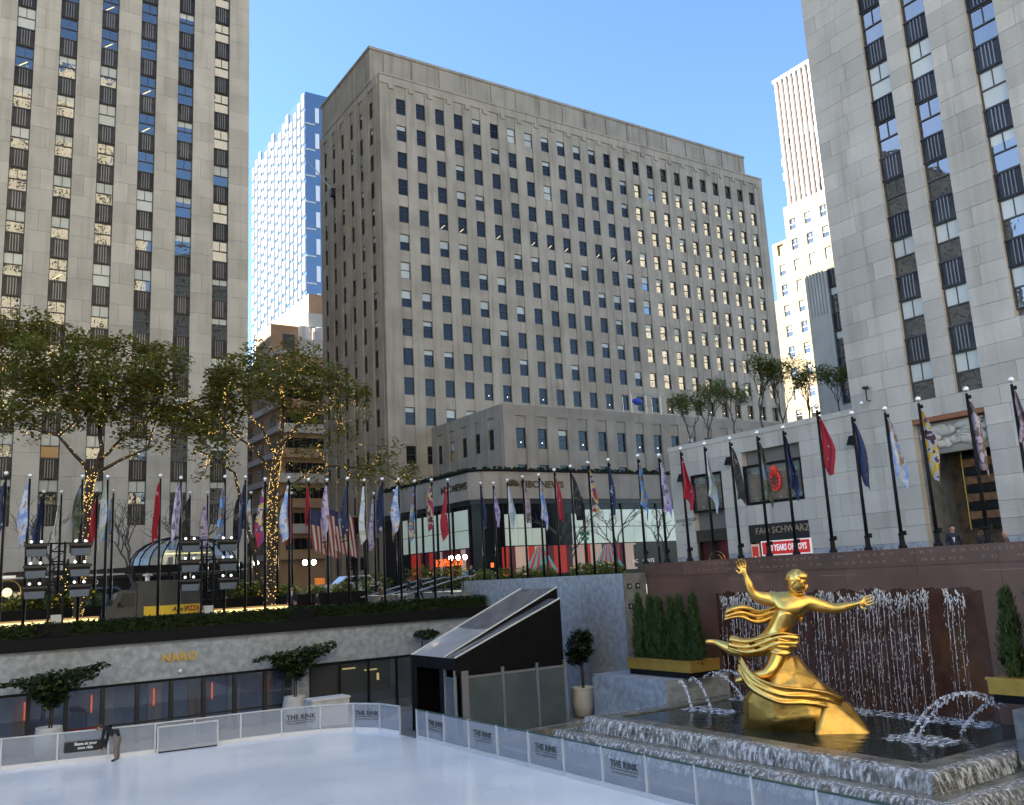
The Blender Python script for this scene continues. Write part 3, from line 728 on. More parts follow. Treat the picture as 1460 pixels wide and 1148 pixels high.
q = MB(); c = G.w(31.9, 16.0, .3); q.tube([c+Vector((.3, 0, 0)), c, c+Vector((0, 0, .7))], .04, 'dark_metal', 5); q.ball(c+Vector((0, 0, .75)), .22, 'dark_metal', 8, 5, (1, 1, .5)); q.ball(c+Vector((-.1, .3, -.1)), .13, 'ball', 8, 5); wmesh('roof_camera', q, B3)
for k in range(12):
    i, j = k % 6, k//6
    G.ubox('grille_slot', 'joint', B3, 32.3+i*.34, 32.52+i*.34, 6.95+j*.36, 7.2+j*.36, .013, .03)
# rear wing seen over the shop roof
H = Fac('E', 60)
q = MB(); H.box(q, 40, 44.1-1.5, ST, 30, -8, 0, 'limestone_west'); H.box(q, 44.1, 46.25, ST, 30, -8, 0, 'limestone_west'); H.box(q, 42.6, 44.1, ST, 18.9, -8, 0, 'limestone_west'); H.box(q, 42.6, 44.1, ST, 30, -8, -.5, 'joint')
for k in range(6): H.box(q, 44.4+k*.3, 44.55+k*.3, 26.5, 30.1, 0, .1, 'limestone_west')
wmesh('rear_wing', q, B3)
spr = spandrel_mesh(1.5, PZ-HZ, 'spandrel_rear')
for z in (19.0, 22.67, 26.34):
    obj('window', window_mesh(1.5, HZ, 'low'), B3, H.w(43.35, z, -.26), (0, 0, ZAX), world=True); obj('spandrel', spr, B3, H.w(43.35, z+HZ, -.2), (0, 0, ZAX), world=True)
q = MB(); q.box((46.8, 20, 15.75), (58, 49, 15.8), 'deck')
# ---------------------------------------------------------------- rink
BS = [(-9, 47.9), (-4, 47.6), (0.4, 46.9), (3.28, 46.35), (5.4, 45.85), (7.4, 45.4), (9.3, 45.1), (11.0, 44.95), (13.1, 44.85), (15.0, 44.6), (16.8, 44.15), (18.2, 43.3), (19.0, 42.0), (19.25, 40.35)]
BW = [(19.28, 38.6), (19.3, 37.6), (19.32, 36.1), (19.34, 34.0), (19.36, 31.8), (19.38, 29.6), (19.4, 27.4), (19.4, 25.2), (19.4, 23.0), (19.4, 20.8), (19.4, 18.6), (19.4, 16.4), (19.4, 14.2), (19.0, 12.0), (17.6, 9.8)]
g = MB(); ol = [(-14, 48)]+BS+BW+[(15.5, 8), (12, 7), (-14, 7)]
g.add([(x, y, 0) for x, y in ol], [tuple(range(len(ol)-1, -1, -1))], 'ice'); struct('ice', g)
def board(path, style, label, nth):
    t = thing('rink_board', label, 'rink board', (path[0][0], path[0][1], 0))
    H = 1.3
    for i in range(len(path)-1):
        a, b = Vector((*path[i], 0)), Vector((*path[i+1], 0)); d = (b-a); L = d.length; d.normalize(); nrm = Vector((-d.y, d.x, 0))
        ang = math.atan2(d.y, d.x)
        fr = 'white_frame'
        M = Matrix.Translation(a) @ Matrix.Rotation(ang, 4, 'Z')
        q = MB(); q.box((-.035, -.05, -.02), (.035, .05, H), fr, M); wmesh('post', q, t)
        q = MB(); q.box((.035, -.03, 0), (L-.035, .03, .16), 'panel_white' if style == 'S' else 'white_frame', M); wmesh('kick_plate', q, t)
        q = MB(); q.box((.04, -.008, .16), (L-.04, .008, H-.05), 'board_glass', M); wmesh('glass_panel', q, t)
        q = MB(); q.box((.0, -.035, H-.05), (L, .035, H), 'white_frame' if style == 'S' else 'teal_edge', M); wmesh('top_rail', q, t)
        ins = -1 if True else 1
        m = (a+b)/2
        if (style == 'S' and i in (2, 9, 11)) or (style == 'W' and i in (1, 3, 5, 7)):
            rz = ang+math.pi if style == 'S' else ang+math.pi
            off = Vector((d.y, -d.x, 0)) if (Vector((d.y, -d.x, 0)).dot(Vector((CAM.x, CAM.y, 0))-m) > 0) else nrm
            rz = math.atan2(off.y, off.x)+math.pi/2
            text('rink_letters', 'THE RINK', 'print_grey', t, m+off*.02+Vector((0, 0, .82)), rz, .3, .003, space=1.05, bold=.009)
            q = MB(); Mt = Matrix.Translation(m+off*.012+Vector((0, 0, .66))) @ Matrix.Rotation(rz, 4, 'Z'); q.box((-.72, -.003, -.012), (.72, .003, .014), 'print_grey', Mt); wmesh('underline', q, t)
            text('rink_letters', 'AT ROCKEFELLER CENTER', 'print_grey', t, m+off*.02+Vector((0, 0, .55)), rz, .1, .003, space=1.1)
        if style == 'S' and i == 4:
            off = nrm if nrm.dot(Vector((CAM.x, CAM.y, 0))-m) > 0 else -nrm; rz = math.atan2(off.y, off.x)+math.pi/2
            Mt = Matrix.Translation(m+off*.03+d*.1) @ Matrix.Rotation(rz, 4, 'Z')
            q = MB(); q.box((-.85, -.01, .42), (.85, .01, .86), 'sign_black', Mt); wmesh('notice', q, t)
            text('notice_letters', 'Skate at your\nown risk.', 'print_white', t, m+off*.045+d*.1+Vector((0, 0, .66)), rz, .17, .002, bold=.006)
    a = Vector((*path[-1], 0)); q = MB(); q.box((a.x-.04, a.y-.04, 0), (a.x+.04, a.y+.04, H), 'white_frame'); wmesh('post', q, t)
    return t
mat('teal_edge', (.03, .075, .065), .3)
board(BS, 'S', 'white framed clear rink barrier curving along the restaurant side', 0)
board(BW, 'W', 'clear rink barrier with teal top edge in front of the fountain', 1)
# a loose gate frame leaning on the south barrier
t = thing('gate_panel', 'white framed clear gate panel standing out on the ice', 'gate', (10.7, 44.75, 0))
a, b = Vector((9.35, 44.9, 0)), Vector((12.0, 44.6, 0)); d = (b-a); L = d.length; M = Matrix.Translation(a) @ Matrix.Rotation(math.atan2(d.y, d.x), 4, 'Z')
for k, (x0, x1, z0, z1) in enumerate(((0, .06, 0, 1.15), (L-.06, L, 0, 1.15), (.06, L-.06, .0, .05), (.06, L-.06, 1.09, 1.15))):
    q = MB(); q.box((x0, -.03, z0), (x1, .03, z1), 'white_frame' if k != 2 else 'black_metal', M); wmesh('frame_bar', q, t)
q = MB(); q.box((.06, -.008, .05), (L-.06, .008, 1.09), 'board_glass', M); wmesh('glass_panel', q, t)

# ---------------------------------------------------------------- restaurant front under the promenade
RS = thing('restaurant_front', 'glazed restaurant front under a grey granite fascia with gold lettering', 'shopfront', (6, 49, 0))
q = MB(); q.box((-16, 49, 2.85), (30, 49.5, 4.7), 'granite_grey'); wmesh('fascia', q, RS)
q = MB(); q.box((-16, 48.82, 4.7), (29.95, 49.35, 5.28), 'coping'); q.box((-16, 48.9, 4.62), (29.95, 49.0, 4.7), 'granite_dark'); wmesh('coping', q, RS)
q = MB(); q.box((17.15, 48.95, -.02), (18.0, 49.4, 2.85), 'granite_grey'); q.box((-16, 49.05, 2.72), (30, 49.25, 2.85), 'black_metal'); wmesh('pillar', q, RS)
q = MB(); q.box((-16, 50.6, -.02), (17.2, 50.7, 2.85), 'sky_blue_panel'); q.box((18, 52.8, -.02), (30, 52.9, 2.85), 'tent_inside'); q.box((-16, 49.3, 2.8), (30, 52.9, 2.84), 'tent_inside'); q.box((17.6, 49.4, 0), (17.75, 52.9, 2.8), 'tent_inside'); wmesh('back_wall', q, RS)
rr = random.Random(11)
for k in range(10):
    x = -2+k*2.0; q = MB(); q.box((x, 50.3, .2), (x+rr.uniform(.3, .9), 50.4, 2.7), rr.choice(['plaster_pale', 'plaster_tan', 'sky_blue_panel', 'plaster_pale'])); wmesh('drape', q, RS)
for k in range(6):
    x = 1.5+k*2.9; q = MB(); q.box((x, 50.1, 1.5), (x+.07, 50.14, 2.35), 'neon'); wmesh('wall_light', q, RS)
for k in range(21):
    x = -14.6+k*1.59
    if x > 17: continue
    q = MB(); q.box((x-.09, 48.98, -.02), (x+.09, 49.2, 2.72), 'dark_metal'); wmesh('door_post', q, RS)
    q = MB(); q.quad((x+.09, 49.1, .05), (min(x+1.5, 17.1), 49.1, .05), (min(x+1.5, 17.1), 49.1, 2.72), (x+.09, 49.1, 2.72), 'door_glass'); wmesh('door_glass', q, RS)
    q = MB(); q.box((x+.1, 49.0, .9), (x+1.49, 49.06, .98), 'velvet_red' if x < 6.5 else 'dark_metal'); wmesh('push_bar', q, RS)
for k in range(5):
    x = 18.05+k*1.75; q = MB(); q.box((x-.06, 49.05, 0), (x+.06, 49.2, 2.72), 'black_metal'); wmesh('door_post', q, RS)
    q = MB(); q.quad((x+.06, 49.12, .05), (x+1.69, 49.12, .05), (x+1.69, 49.12, 2.72), (x+.06, 49.12, 2.72), 'dome_glass'); wmesh('door_glass', q, RS)
for k, (x, z) in enumerate(((19.0, 2.3), (21.2, 2.1), (22.6, 1.9), (23.4, 1.3))):
    q = MB(); q.box((x, 52.0, z), (x+(.8 if k in (1, 2) else .12), 52.1, z+(.07 if k in (1, 2) else .4)), 'room_light'); wmesh('bar_light', q, RS)
p = at(256, 937, 1, 48.95); text('gold_letters', 'NARO', 'gold_letter', RS, (p.x, 48.95, p.z), 0, .56, .03, bold=.02, space=1.12)
q = MB(); p = at(257, 957, 1, 48.9); q.ball((p.x, 48.85, p.z), .13, 'white_frame', 8, 6); q.tube([(p.x, 49, p.z+.1), (p.x, 48.85, p.z)], .04, 'dark_metal', 5); wmesh('security_camera', q, RS)

# ---------------------------------------------------------------- leaves
def leaf_cloud(q, c, rad, n, size, m, rng, m2=None, p2=0, flat=.5, hollow=.25):
    c = Vector(c)
    for _ in range(n):
        d = Vector((rng.gauss(0, 1), rng.gauss(0, 1), rng.gauss(0, 1))).normalized()*(rng.uniform(hollow, 1)**.45)*rng.uniform(.8, 1.12)
        p = c+Vector((d.x*rad[0], d.y*rad[1], d.z*rad[2])); s = size*rng.uniform(.55, 1.3)
        a = Vector((rng.uniform(-1, 1), rng.uniform(-1, 1), rng.uniform(-flat, flat))).normalized(); b = a.cross(Vector((rng.uniform(-.6, .6), rng.uniform(-.6, .6), 1))).normalized()
        k = m2 if (m2 and rng.random() < p2) else m
        q.add([p-a*s, p+b*s*.55, p+a*s, p-b*s*.55], [(0, 1, 2, 3)], k)
def hedge_box(q, a, b, n, size, m, rng):
    for _ in range(n):
        f = rng.random(); p = Vector([rng.uniform(a[i], b[i]) for i in range(3)])
        if f < .5: p.y = a[1]+rng.uniform(-.06, .08)
        else: p.z = b[2]+rng.uniform(-.08, .08)
        leaf_cloud(q, p, (.08, .08, .08), 1, size, m, rng)
def potted(px, py, topn, label, r1):
    rng = random.Random(r1)
    base = at(px, py, 2, 0); t = thing('potted_tree', label, 'potted tree', base, 0, 'potted trees by the rink')
    q = MB(); q.lathe([(.36, 0), (.5, .06), (.6, .55), (.62, .95), (.55, 1.32), (.56, 1.4), (.5, 1.4), (.46, 1.3)], 'pot', 24); obj('pot', q, t, smooth=True)
    q = MB(); q.tube([(0, 0, 1.2), (.03, .02, 2.0), (-.03, 0, 2.9)], [.045, .04, .03], 'bark', 6); q.tube([(.1, 0, 1.2), (.14, .05, 2.2), (.1, 0, 2.9)], [.035, .03, .02], 'bark', 6)
    if topn == 'wide': q.tube([(0, 0, 2.7), (.9, 0, 3.3), (1.9, 0, 3.9)], [.03, .02, .012], 'bark', 5); q.tube([(0, 0, 2.7), (-.8, 0, 3.2), (-1.4, 0, 3.5)], [.03, .02, .012], 'bark', 5)
    obj('trunk', q, t)
    q = MB()
    if topn == 'wide':
        for c, r, n in (((0, 0, 3.1), (.95, .8, .75), 900), ((.6, 0, 3.35), (.9, .6, .6), 520), ((-.6, 0, 3.25), (.7, .6, .5), 420), ((1.35, 0, 3.6), (.7, .35, .35), 260), ((2.05, 0, 3.85), (.45, .2, .22), 90), ((-1.35, 0, 3.45), (.5, .25, .2), 90), ((-1.95, 0, 3.4), (.35, .15, .12), 40), ((.1, 0, 2.55), (.6, .5, .4), 260)):
            leaf_cloud(q, c, r, n, .13, 'leaf_dark', rng, 'leaf_bright', .16)
    else:
        for c, r, n in (((0, 0, 3.3), (.75, .75, .8), 1100), ((.2, 0, 3.8), (.5, .5, .45), 400), ((-.3, 0, 2.9), (.55, .55, .5), 400)): leaf_cloud(q, c, r, n, .12, 'leaf_dark', rng, 'hedge', .3)
    obj('crown', q, t); return t
def bx(px, py): return at(px, py, 2, 0)
potted(420, 1032, 'wide', 'spreading green tree in a white pot by the granite pillar', 1)
potted(68, 1083, 'wide', 'spreading green tree in a white pot left of the bending person', 2)
potted(833, 1021, 'round', 'round dark tree in a pale pot between black tent and fountain', 3)
# planter of branches poking out behind the tent roof
t = thing('climbing_shrub', 'small green shrub showing above the black tent roof edge', 'shrub', (24.6, 48.3, 0)); q = MB(); rng = random.Random(9)
q.tube([(24.6, 48.3, 0), (24.6, 48.3, 3.6)], .04, 'bark', 5); obj('stem', q, t).location = (-24.6, -48.3, 0)
q = MB(); leaf_cloud(q, (24.9, 48.3, 3.95), (.9, .4, .3), 420, .13, 'leaf_dark', rng, 'leaf_bright', .2); wmesh('crown', q, t)
# hedge on the coping
for k in range(7):
    x0 = -8+k*5.4; x1 = min(x0+5.38, 29.7); t = thing('hedge', ['clipped hedge at the far left end of the coping', 'clipped hedge below the left floodlight rack', 'clipped hedge in front of the grey pizza van', 'clipped hedge below the right floodlight rack', 'clipped hedge beside the black planter box', 'clipped hedge below the two waving striped flags', 'clipped hedge ending against the pale granite wall'][k], 'hedge', (x0, 49.5, PR), 0, 'hedges along the coping')
    q = MB(); q.box((x0, 49.45, PR-.1), (x1, 50.5, 5.82), 'hedge'); wmesh('core', q, t)
    q = MB(); hedge_box(q, (x0, 49.42, PR), (x1, 50.5, 5.86), 1500, .1, 'hedge', random.Random(k)); o = wmesh('foliage', q, t); o['kind'] = 'stuff'

# ---------------------------------------------------------------- granite walls of the fountain side
t = thing('granite_wall', 'pale grey granite retaining wall behind the black tent', 'wall', (30, 44, 0))
for k in range(5):
    for j in range(3):
        y0 = 36.3+k*3.3; z0 = (-.02, 2.2, 4.5)[j]; z1 = (2.2, 4.5, 6.85)[j]
        ubox('granite_slab', 'granite_grey', t, (30, y0+.006, z0+.006), (31.2, y0+3.3-.006, z1))
q = MB(); q.box((30.02, 36.31, 0), (31.49, 53, 6.84), 'granite_dark'); wmesh('core', q, t)
q = MB(); q.box((30.0, 36.24, 0), (31.5, 36.3, 6.85), 'granite_dark')  # same wall in darker stone: the end's dimmer light is put into colour
for (x, z) in ((30.35, 6.2), (30.9, 6.2), (30.35, 5.2), (30.95, 5.25)):
    q.box((x-.13, 36.2, z-.13), (x+.13, 36.24, z+.13), 'coping'); q.box((x-.07, 36.18, z-.07), (x+.07, 36.2, z+.07), 'granite_grey')
wmesh('end_face', q, t)
q = MB(); c = Vector((29.7, 37.1, 0)); q.tube([c, c+Vector((0, 0, 1.05)), c+Vector((0, -.9, 1.05)), c+Vector((0, -.9, 0))], .03, 'black_metal', 5); wmesh('low_rail', q, t)

t = thing('granite_wall', 'polished red granite wall with carved inscription behind the gilded figure', 'wall', (31.5, 23, 0))
RW = Fac('E', 31.5)
q = MB(); RW.box(q, 8, 36.23, 0, 7.2, -1.2, -.02, 'joint'); wmesh('core', q, t)
ys = [8, 11.2, 14.4, 17.6, 20.8, 24.0, 27.2, 30.4, 33.4, 36.2]
for i in range(len(ys)-1):
    for (z0, z1) in ((.2, 3.6), (3.6, 6.62)): RW.ubox('granite_slab', 'granite_red', t, ys[i]+.006, ys[i+1]-.006, z0+.005, z1-.005, -.3, 0)
    RW.ubox('granite_slab', 'granite_red', t, ys[i]+.006, ys[i+1]-.006, 6.62, 7.28, -1.3, .035)
ln1 = 'PROMETHEUS  TEACHER  IN  EVERY  ART  BROUGHT  THE  FIRE'; ln2 = 'THAT  HATH  PROVED  TO  MORTALS  A  MEANS  TO  MIGHTY  ENDS'
mat('inscribed', (.24, .16, .12), .6)
for (s, u0, u1, z) in ((ln1, 32.0, 13.2, 7.1), (ln2, 32.4, 13.0, 6.82)):
    n = len(s)
    o = text('inscription', s, 'inscribed', t, RW.w((u0+u1)/2, z, .038), ZAX, .15, .003, space=1.9)
    o.scale = ((u0-u1)/o.dimensions.x, 1, 1)
for (u, w_) in ((29.4, 2.2), (17, 2.6), (24.4, 1.8)):
    RW.ubox('carved_line', 'inscribed', t, u-w_/2, u+w_/2, 6.35, 6.37, .0, .003)
q = MB(); rng = random.Random(4); pts = []
y = 18.4
while y < 31.4: pts.append((y, 5.74+.06*math.sin(y*5)+rng.uniform(-.04, .05))); y += .07
for i in range(len(pts)-1): q.quad(RW.w(pts[i][0], 1.0, .004), RW.w(pts[i+1][0], 1.0, .004), RW.w(pts[i+1][0], pts[i+1][1], .004), RW.w(pts[i][0], pts[i][1], .004), 'granite_wet')
wmesh('wet_face', q, t)

# ---------------------------------------------------------------- fountain basin
FB = thing('fountain_basin', 'stepped stone fountain basin with water spilling over its edge', 'fountain', (26, 23, 0))
q = MB(); q.box((24.05, 16.6, .2), (31.46, 30.2, .9), 'granite_dark'); wmesh('pool_floor', q, FB)
def rim(x0, y0, y1, z0, z1, w_, name):
    q = MB(); n = 5
    prof = [(0, z0), (0, z1-.16), (.03, z1-.06), (.1, z1), (w_, z1), (w_, z0)]
    vs = []; lines = [(31.46, y1), (x0, y1), (x0, y0), (31.46, y0)]
    for p, (d, z) in enumerate(prof):
        vs += [(31.46, y1-d, z), (x0+d, y1-d, z), (x0+d, y0+d, z), (31.46, y0+d, z)]
    fs = []
    for p in range(len(prof)-1):
        for k in range(3): fs.append((p*4+k, p*4+k+1, (p+1)*4+k+1, (p+1)*4+k))
    q.add(vs, fs, 'basin_stone'); return wmesh(name, q, FB, False)
rim(23.05, 15.55, 30.95, .3, 1.22, 1.0, 'upper_rim'); rim(22.1, 14.6, 31.9, -.02, .72, 1.0, 'lower_rim')
q = MB(); q.box((19.75, 13.6, -.02), (20.1, 34.2, .34), 'basin_stone'); q.box((20.1, 33.8, -.02), (30, 34.3, .42), 'basin_stone'); q.box((19.9, 34.3, -.02), (30, 36.2, .12), 'deck'); wmesh('outer_kerb', q, FB)
g = MB(); g.quad((24.04, 16.55, 1.17), (31.46, 16.55, 1.17), (31.46, 29.97, 1.17), (24.04, 29.97, 1.17), 'water'); struct('pool_water', g)
g = MB(); g.add([(20.1, 13.6, .2), (22.12, 13.6, .2), (22.12, 33.8, .2), (20.1, 33.8, .2)], [(0, 1, 2, 3)], 'water_green'); g.quad((22.12, 31.9, .2), (30, 31.9, .2), (30, 33.8, .2), (22.12, 33.8, .2), 'water_green'); struct('lower_pool_water', g)
def spill(x0, y0, y1, z1, z2, bulge, nm, rng, ncol):
    "water running over a rim: a folded curtain that stands off the stone by a hand's breadth"
    q = MB(); n = ncol; rows = [(.35, .012), (.06, .014), (-.03, -.05), (-.07-bulge*.3, -.18), (-.10-bulge*.6, (z2-z1)*.6), (-.13-bulge, z2-z1)]
    path = [(x0, y1-(y1-y0)*i/n, -1, 0) for i in range(n+1)]
    def strip(path):
        vs = []
        for (x, y, ox, oy) in path:
            j = rng.uniform(-.05, .05)
            for k, (d, dz) in enumerate(rows):
                w_ = j*(k/len(rows)); vs.append((x-ox*(d)+ox*w_*1.0 if ox else x, y-oy*d+oy*w_ if oy else y, z1+dz+(rng.uniform(-.02, .02) if k > 2 else 0)))
        m = len(rows); fs = [(i*m+k, (i+1)*m+k, (i+1)*m+k+1, i*m+k+1) for i in range(len(path)-1) for k in range(m-1)]
        q.add(vs, fs, 'step_water')
    strip(path)
    strip([(x0+(31.2-x0)*i/30, y0, 0, -1) for i in range(31)]); strip([(x0+4.5*i/20, y1, 0, 1) for i in range(21)])
    o = obj(nm, q, None, smooth=True); tag(o, 'broken white water running over the %s step of the basin' % ('upper' if z1 > 1 else 'lower'), 'water', kind='stuff'); return o
spill(23.05, 15.55, 30.95, 1.22, .74, .06, 'water_spill', random.Random(21), 150); spill(22.1, 14.6, 31.9, .72, .2, .16, 'water_spill', random.Random(22), 150)
# clumps of churned water hanging on the lower step
q = MB(); rng = random.Random(30)
for k in range(1500):
    y = rng.uniform(14.4, 31.9); lower = rng.random() < .72
    if lower: x = 22.1-.06-rng.uniform(0, .28); z = rng.uniform(.2, .62)
    else: x = 23.05-.05-rng.uniform(0, .12); z = rng.uniform(.74, 1.15)
    s = rng.uniform(.008, .026); q.add([(x-s, y, z), (x, y-s, z+s*1.5), (x+s, y, z), (x, y+s, z-s*1.6)], [(0, 1, 2, 3)], 'droplet')
for k in range(900):
    x = rng.uniform(22.1, 28); z = rng.uniform(.2, .62); y = 14.6-.05-rng.uniform(0, .25)
    if rng.random() < .4: z = rng.uniform(.74, 1.15); y = 15.5-rng.uniform(0, .1)
    s = rng.uniform(.008, .026); q.add([(x-s, y, z), (x, y-s, z+s*1.5), (x+s, y, z), (x, y+s, z-s*1.6)], [(0, 1, 2, 3)], 'droplet')
mat('droplet', (.75, .77, .8), .2)
tag(obj('splash_drops', q), 'tiny white drops thrown off the basin steps', 'water', kind='stuff')
# wall jets
q = MB(); rng = random.Random(31); yy = 18.9
while yy < 30.9:
    if (19.75 < yy < 20.35) or rng.random() < .06: yy += .2; continue
    z0 = 5.5+rng.uniform(-.16, .16); out = rng.uniform(.25, .5); n = 9; L = 1.0
    pts = []
    for i in range(n+1):
        s = i/n; pts.append(Vector((31.48-out*(s**.5), yy+rng.uniform(-.012, .012), z0-(z0-1.2)*s)))
    q.tube(pts, [.009+.010*(1-i/n) for i in range(n+1)], 'jet_water', 4, False)
    den = .5+.5*math.sin(yy*2.3)+.35*math.sin(yy*7.1)
    for k in range(int(16+26*max(0, den))):
        p = Vector((31.46-rng.uniform(.02, .22), yy+rng.uniform(-.1, .1), z0+.1-abs(rng.gauss(0, .3)))); q.ball(p, rng.uniform(.006, .017), 'droplet', 4, 3, (1, 1, rng.uniform(1, 6)))
    for k in range(26):
        s = rng.random(); p = Vector((31.45-out*s**.5+rng.uniform(-.12, .05), yy+rng.uniform(-.1, .1), z0-(z0-1.2)*s)); q.ball(p, rng.uniform(.004, .010), 'droplet', 4, 3, (1, 1, rng.uniform(2, 9)))
    yy += rng.uniform(.13, .24)
tag(obj('wall_jets', q), 'curtain of fine white jets falling down the red granite wall', 'water', kind='stuff')
# foam where they land, and four thrown arcs on each side
q = MB(); rng = random.Random(32)
for (x0, x1, y0, y1, n) in ((30.2, 31.4, 18.4, 30.3, 420), (27.0, 28.0, 27.2, 29.4, 120), (26.6, 27.9, 17.6, 19.6, 120)):
    for k in range(n):
        p = Vector((rng.uniform(x0, x1), rng.uniform(y0, y1), 1.19)); s = rng.uniform(.08, .36); h = rng.uniform(.005, .05)
        q.add([(p.x-s, p.y-s*.5, p.z), (p.x+s*.3, p.y-s, p.z), (p.x+s, p.y+s*.4, p.z), (p.x-s*.2, p.y+s, p.z), (p.x, p.y, p.z+h)], [(0, 1, 4), (1, 2, 4), (2, 3, 4), (3, 0, 4)], 'foam')
tag(obj('foam', q), 'white foam where the jets strike the dark pool', 'water', kind='stuff')
def arc(p0, p1, h, name, label):
    q = MB(); rng = random.Random(int(p0[1]*100)); p0, p1 = Vector(p0), Vector(p1); n = 14; pts = []
    for i in range(n+1):
        s = i/n; pts.append(p0.lerp(p1, s)+Vector((0, 0, 4*h*s*(1-s))))
    q.tube(pts, [.03+.02*(i/n) for i in range(n+1)], 'jet_water', 5, False)
    for k in range(70):
        i = rng.random()**.7*n; a = pts[int(i)]; q.ball(a+Vector((rng.uniform(-.06, .06), rng.uniform(-.06, .06), rng.uniform(-.1, .03))), rng.uniform(.012, .035), 'droplet', 4, 3)
    tag(obj(name, q), label, 'water jet', 'thrown water jets', None); 
for k, (a, b, h) in enumerate((((28.0, 30.6, 2.1), (27.1, 28.9, 1.18), .45), ((28.6, 30.6, 2.1), (27.6, 28.3, 1.18), .55), ((29.4, 30.6, 2.1), (28.8, 27.4, 1.18), .75), ((29.9, 30.6, 2.1), (29.4, 26.9, 1.18), .8))):
    arc(a, b, h, 'water_jet', ['short water jet nearest the rink left of the gilded figure', 'second water jet from the rink left of the gilded figure', 'long low water jet left of the gilded figure', 'water jet closest to the red wall left of the gilded figure'][k])
for k, (a, b, h) in enumerate((((28.3, 16.5, 2.2), (26.9, 18.9, 1.18), .9), ((28.7, 16.5, 2.2), (27.6, 19.0, 1.18), .85), ((29.6, 16.5, 2.2), (28.9, 18.3, 1.18), .5))):
    arc(a, b, h, 'water_jet', ['tallest arching water jet right of the gilded figure', 'middle arching water jet right of the gilded figure', 'short arching water jet nearest the wall on the right'][k])
# ledges with gilded planter boxes and clipped cypresses
for side, (x0, x1, y0, y1, zt, lab) in enumerate(((27.6, 31.46, 30.97, 36.2, 2.15, 'grey granite ledge carrying the left planter box'), (27.2, 31.46, 9.0, 15.5, 2.38, 'grey granite ledge carrying the right planter box'))):
    t = thing('granite_ledge', lab, 'ledge', ((x0+x1)/2, (y0+y1)/2, 0))
    n = 3
    for k in range(n):
        a = y0+(y1-y0)*k/n; b = y0+(y1-y0)*(k+1)/n
        for (z0, z1) in ((0, 1.55), (1.55, zt)): ubox('granite_slab', 'granite_grey' if side == 0 else 'granite_dark', t, (x0, a+.005, z0+.004), (x1, b-.005, z1))
pl = [(28.6, 30.4, 30.4, 34.7, 2.2), (28.0, 30.2, 9.5, 16.6, 2.45)]
for side, (x0, x1, y0, y1, z0) in enumerate(pl):
    t = thing('planter_box', 'long gilded planter box full of clipped cypresses %s' % ('left of the fountain' if side == 0 else 'right of the fountain'), 'planter', ((x0+x1)/2, (y0+y1)/2, z0))
    q = MB(); q.box((x0, y0, z0+.22), (x1, y1, z0+.68), 'gold_box'); wmesh('box', q, t)
    q = MB(); q.box((x0-.04, y0-.04, z0+.63), (x0+.08, y1+.04, z0+.72), 'gold_box'); q.box((x0+.08, y0-.04, z0+.63), (x1, y0+.08, z0+.72), 'gold_box'); wmesh('rim', q, t)
    q = MB(); q.box((x0+.05, y0+.1, z0-.03), (x1-.05, y1-.1, z0+.22), 'coping'); wmesh('plinth', q, t)
    q = MB(); q.box((x0+.08, y0+.08, z0+.6), (x1-.08, y1-.08, z0+.66), 'bark'); wmesh('soil', q, t)
def cypress(x, y, z, h, r, label, seed):
    rng = random.Random(seed); t = thing('cypress', label, 'cypress', (x, y, z), 0, 'clipped cypresses in the gilded planters')
    q = MB(); q.tube([(0, 0, -.05), (0, 0, h*.8)], [.04, .015], 'bark', 5); obj('trunk', q, t)
    q = MB()
    for tf in range(120):
        s = rng.random(); a0 = rng.uniform(0, 2*math.pi); rr_ = r*(1-s)**.6*rng.uniform(.6, 1.05)*(1 if s > .06 else .8); c0 = Vector((rr_*math.cos(a0), rr_*math.sin(a0), h*s*.95+.05))
        for k in range(30):
            p = c0+Vector((rng.gauss(0, .07), rng.gauss(0, .07), rng.gauss(0, .13))); a = a0+rng.uniform(-.7, .7)
            d = Vector((math.cos(a)*rng.uniform(.1, .6), math.sin(a)*rng.uniform(.1, .6), 1)).normalized()*rng.uniform(.08, .2); e = Vector((-math.sin(a), math.cos(a), 0))*rng.uniform(.015, .035)
            q.add([p-e, p+e, p+d], [(0, 1, 2)], 'cypress')
    q.lathe([(r*.5, .05), (r*.55, h*.15), (r*.42, h*.5), (r*.2, h*.8), (.02, h*.9)], 'hedge', 9); obj('foliage', q, t)
names = ['first', 'second', 'third', 'fourth', 'fifth', 'sixth']
for k in range(6):
    cypress(29.2+.12*(k % 2), 34.3-k*.72, 2.84, (2.9, 2.85, 2.75, 2.8, 2.8, 2.95)[k], .43, '%s clipped cypress from the left in the left gilded planter' % names[k], 50+k)
for k in range(3):
    cypress(28.9, 16.15-k*.9, 3.1, (2.7, 2.85, 2.8)[k], .42, '%s clipped cypress from the left in the right gilded planter' % names[k], 60+k)
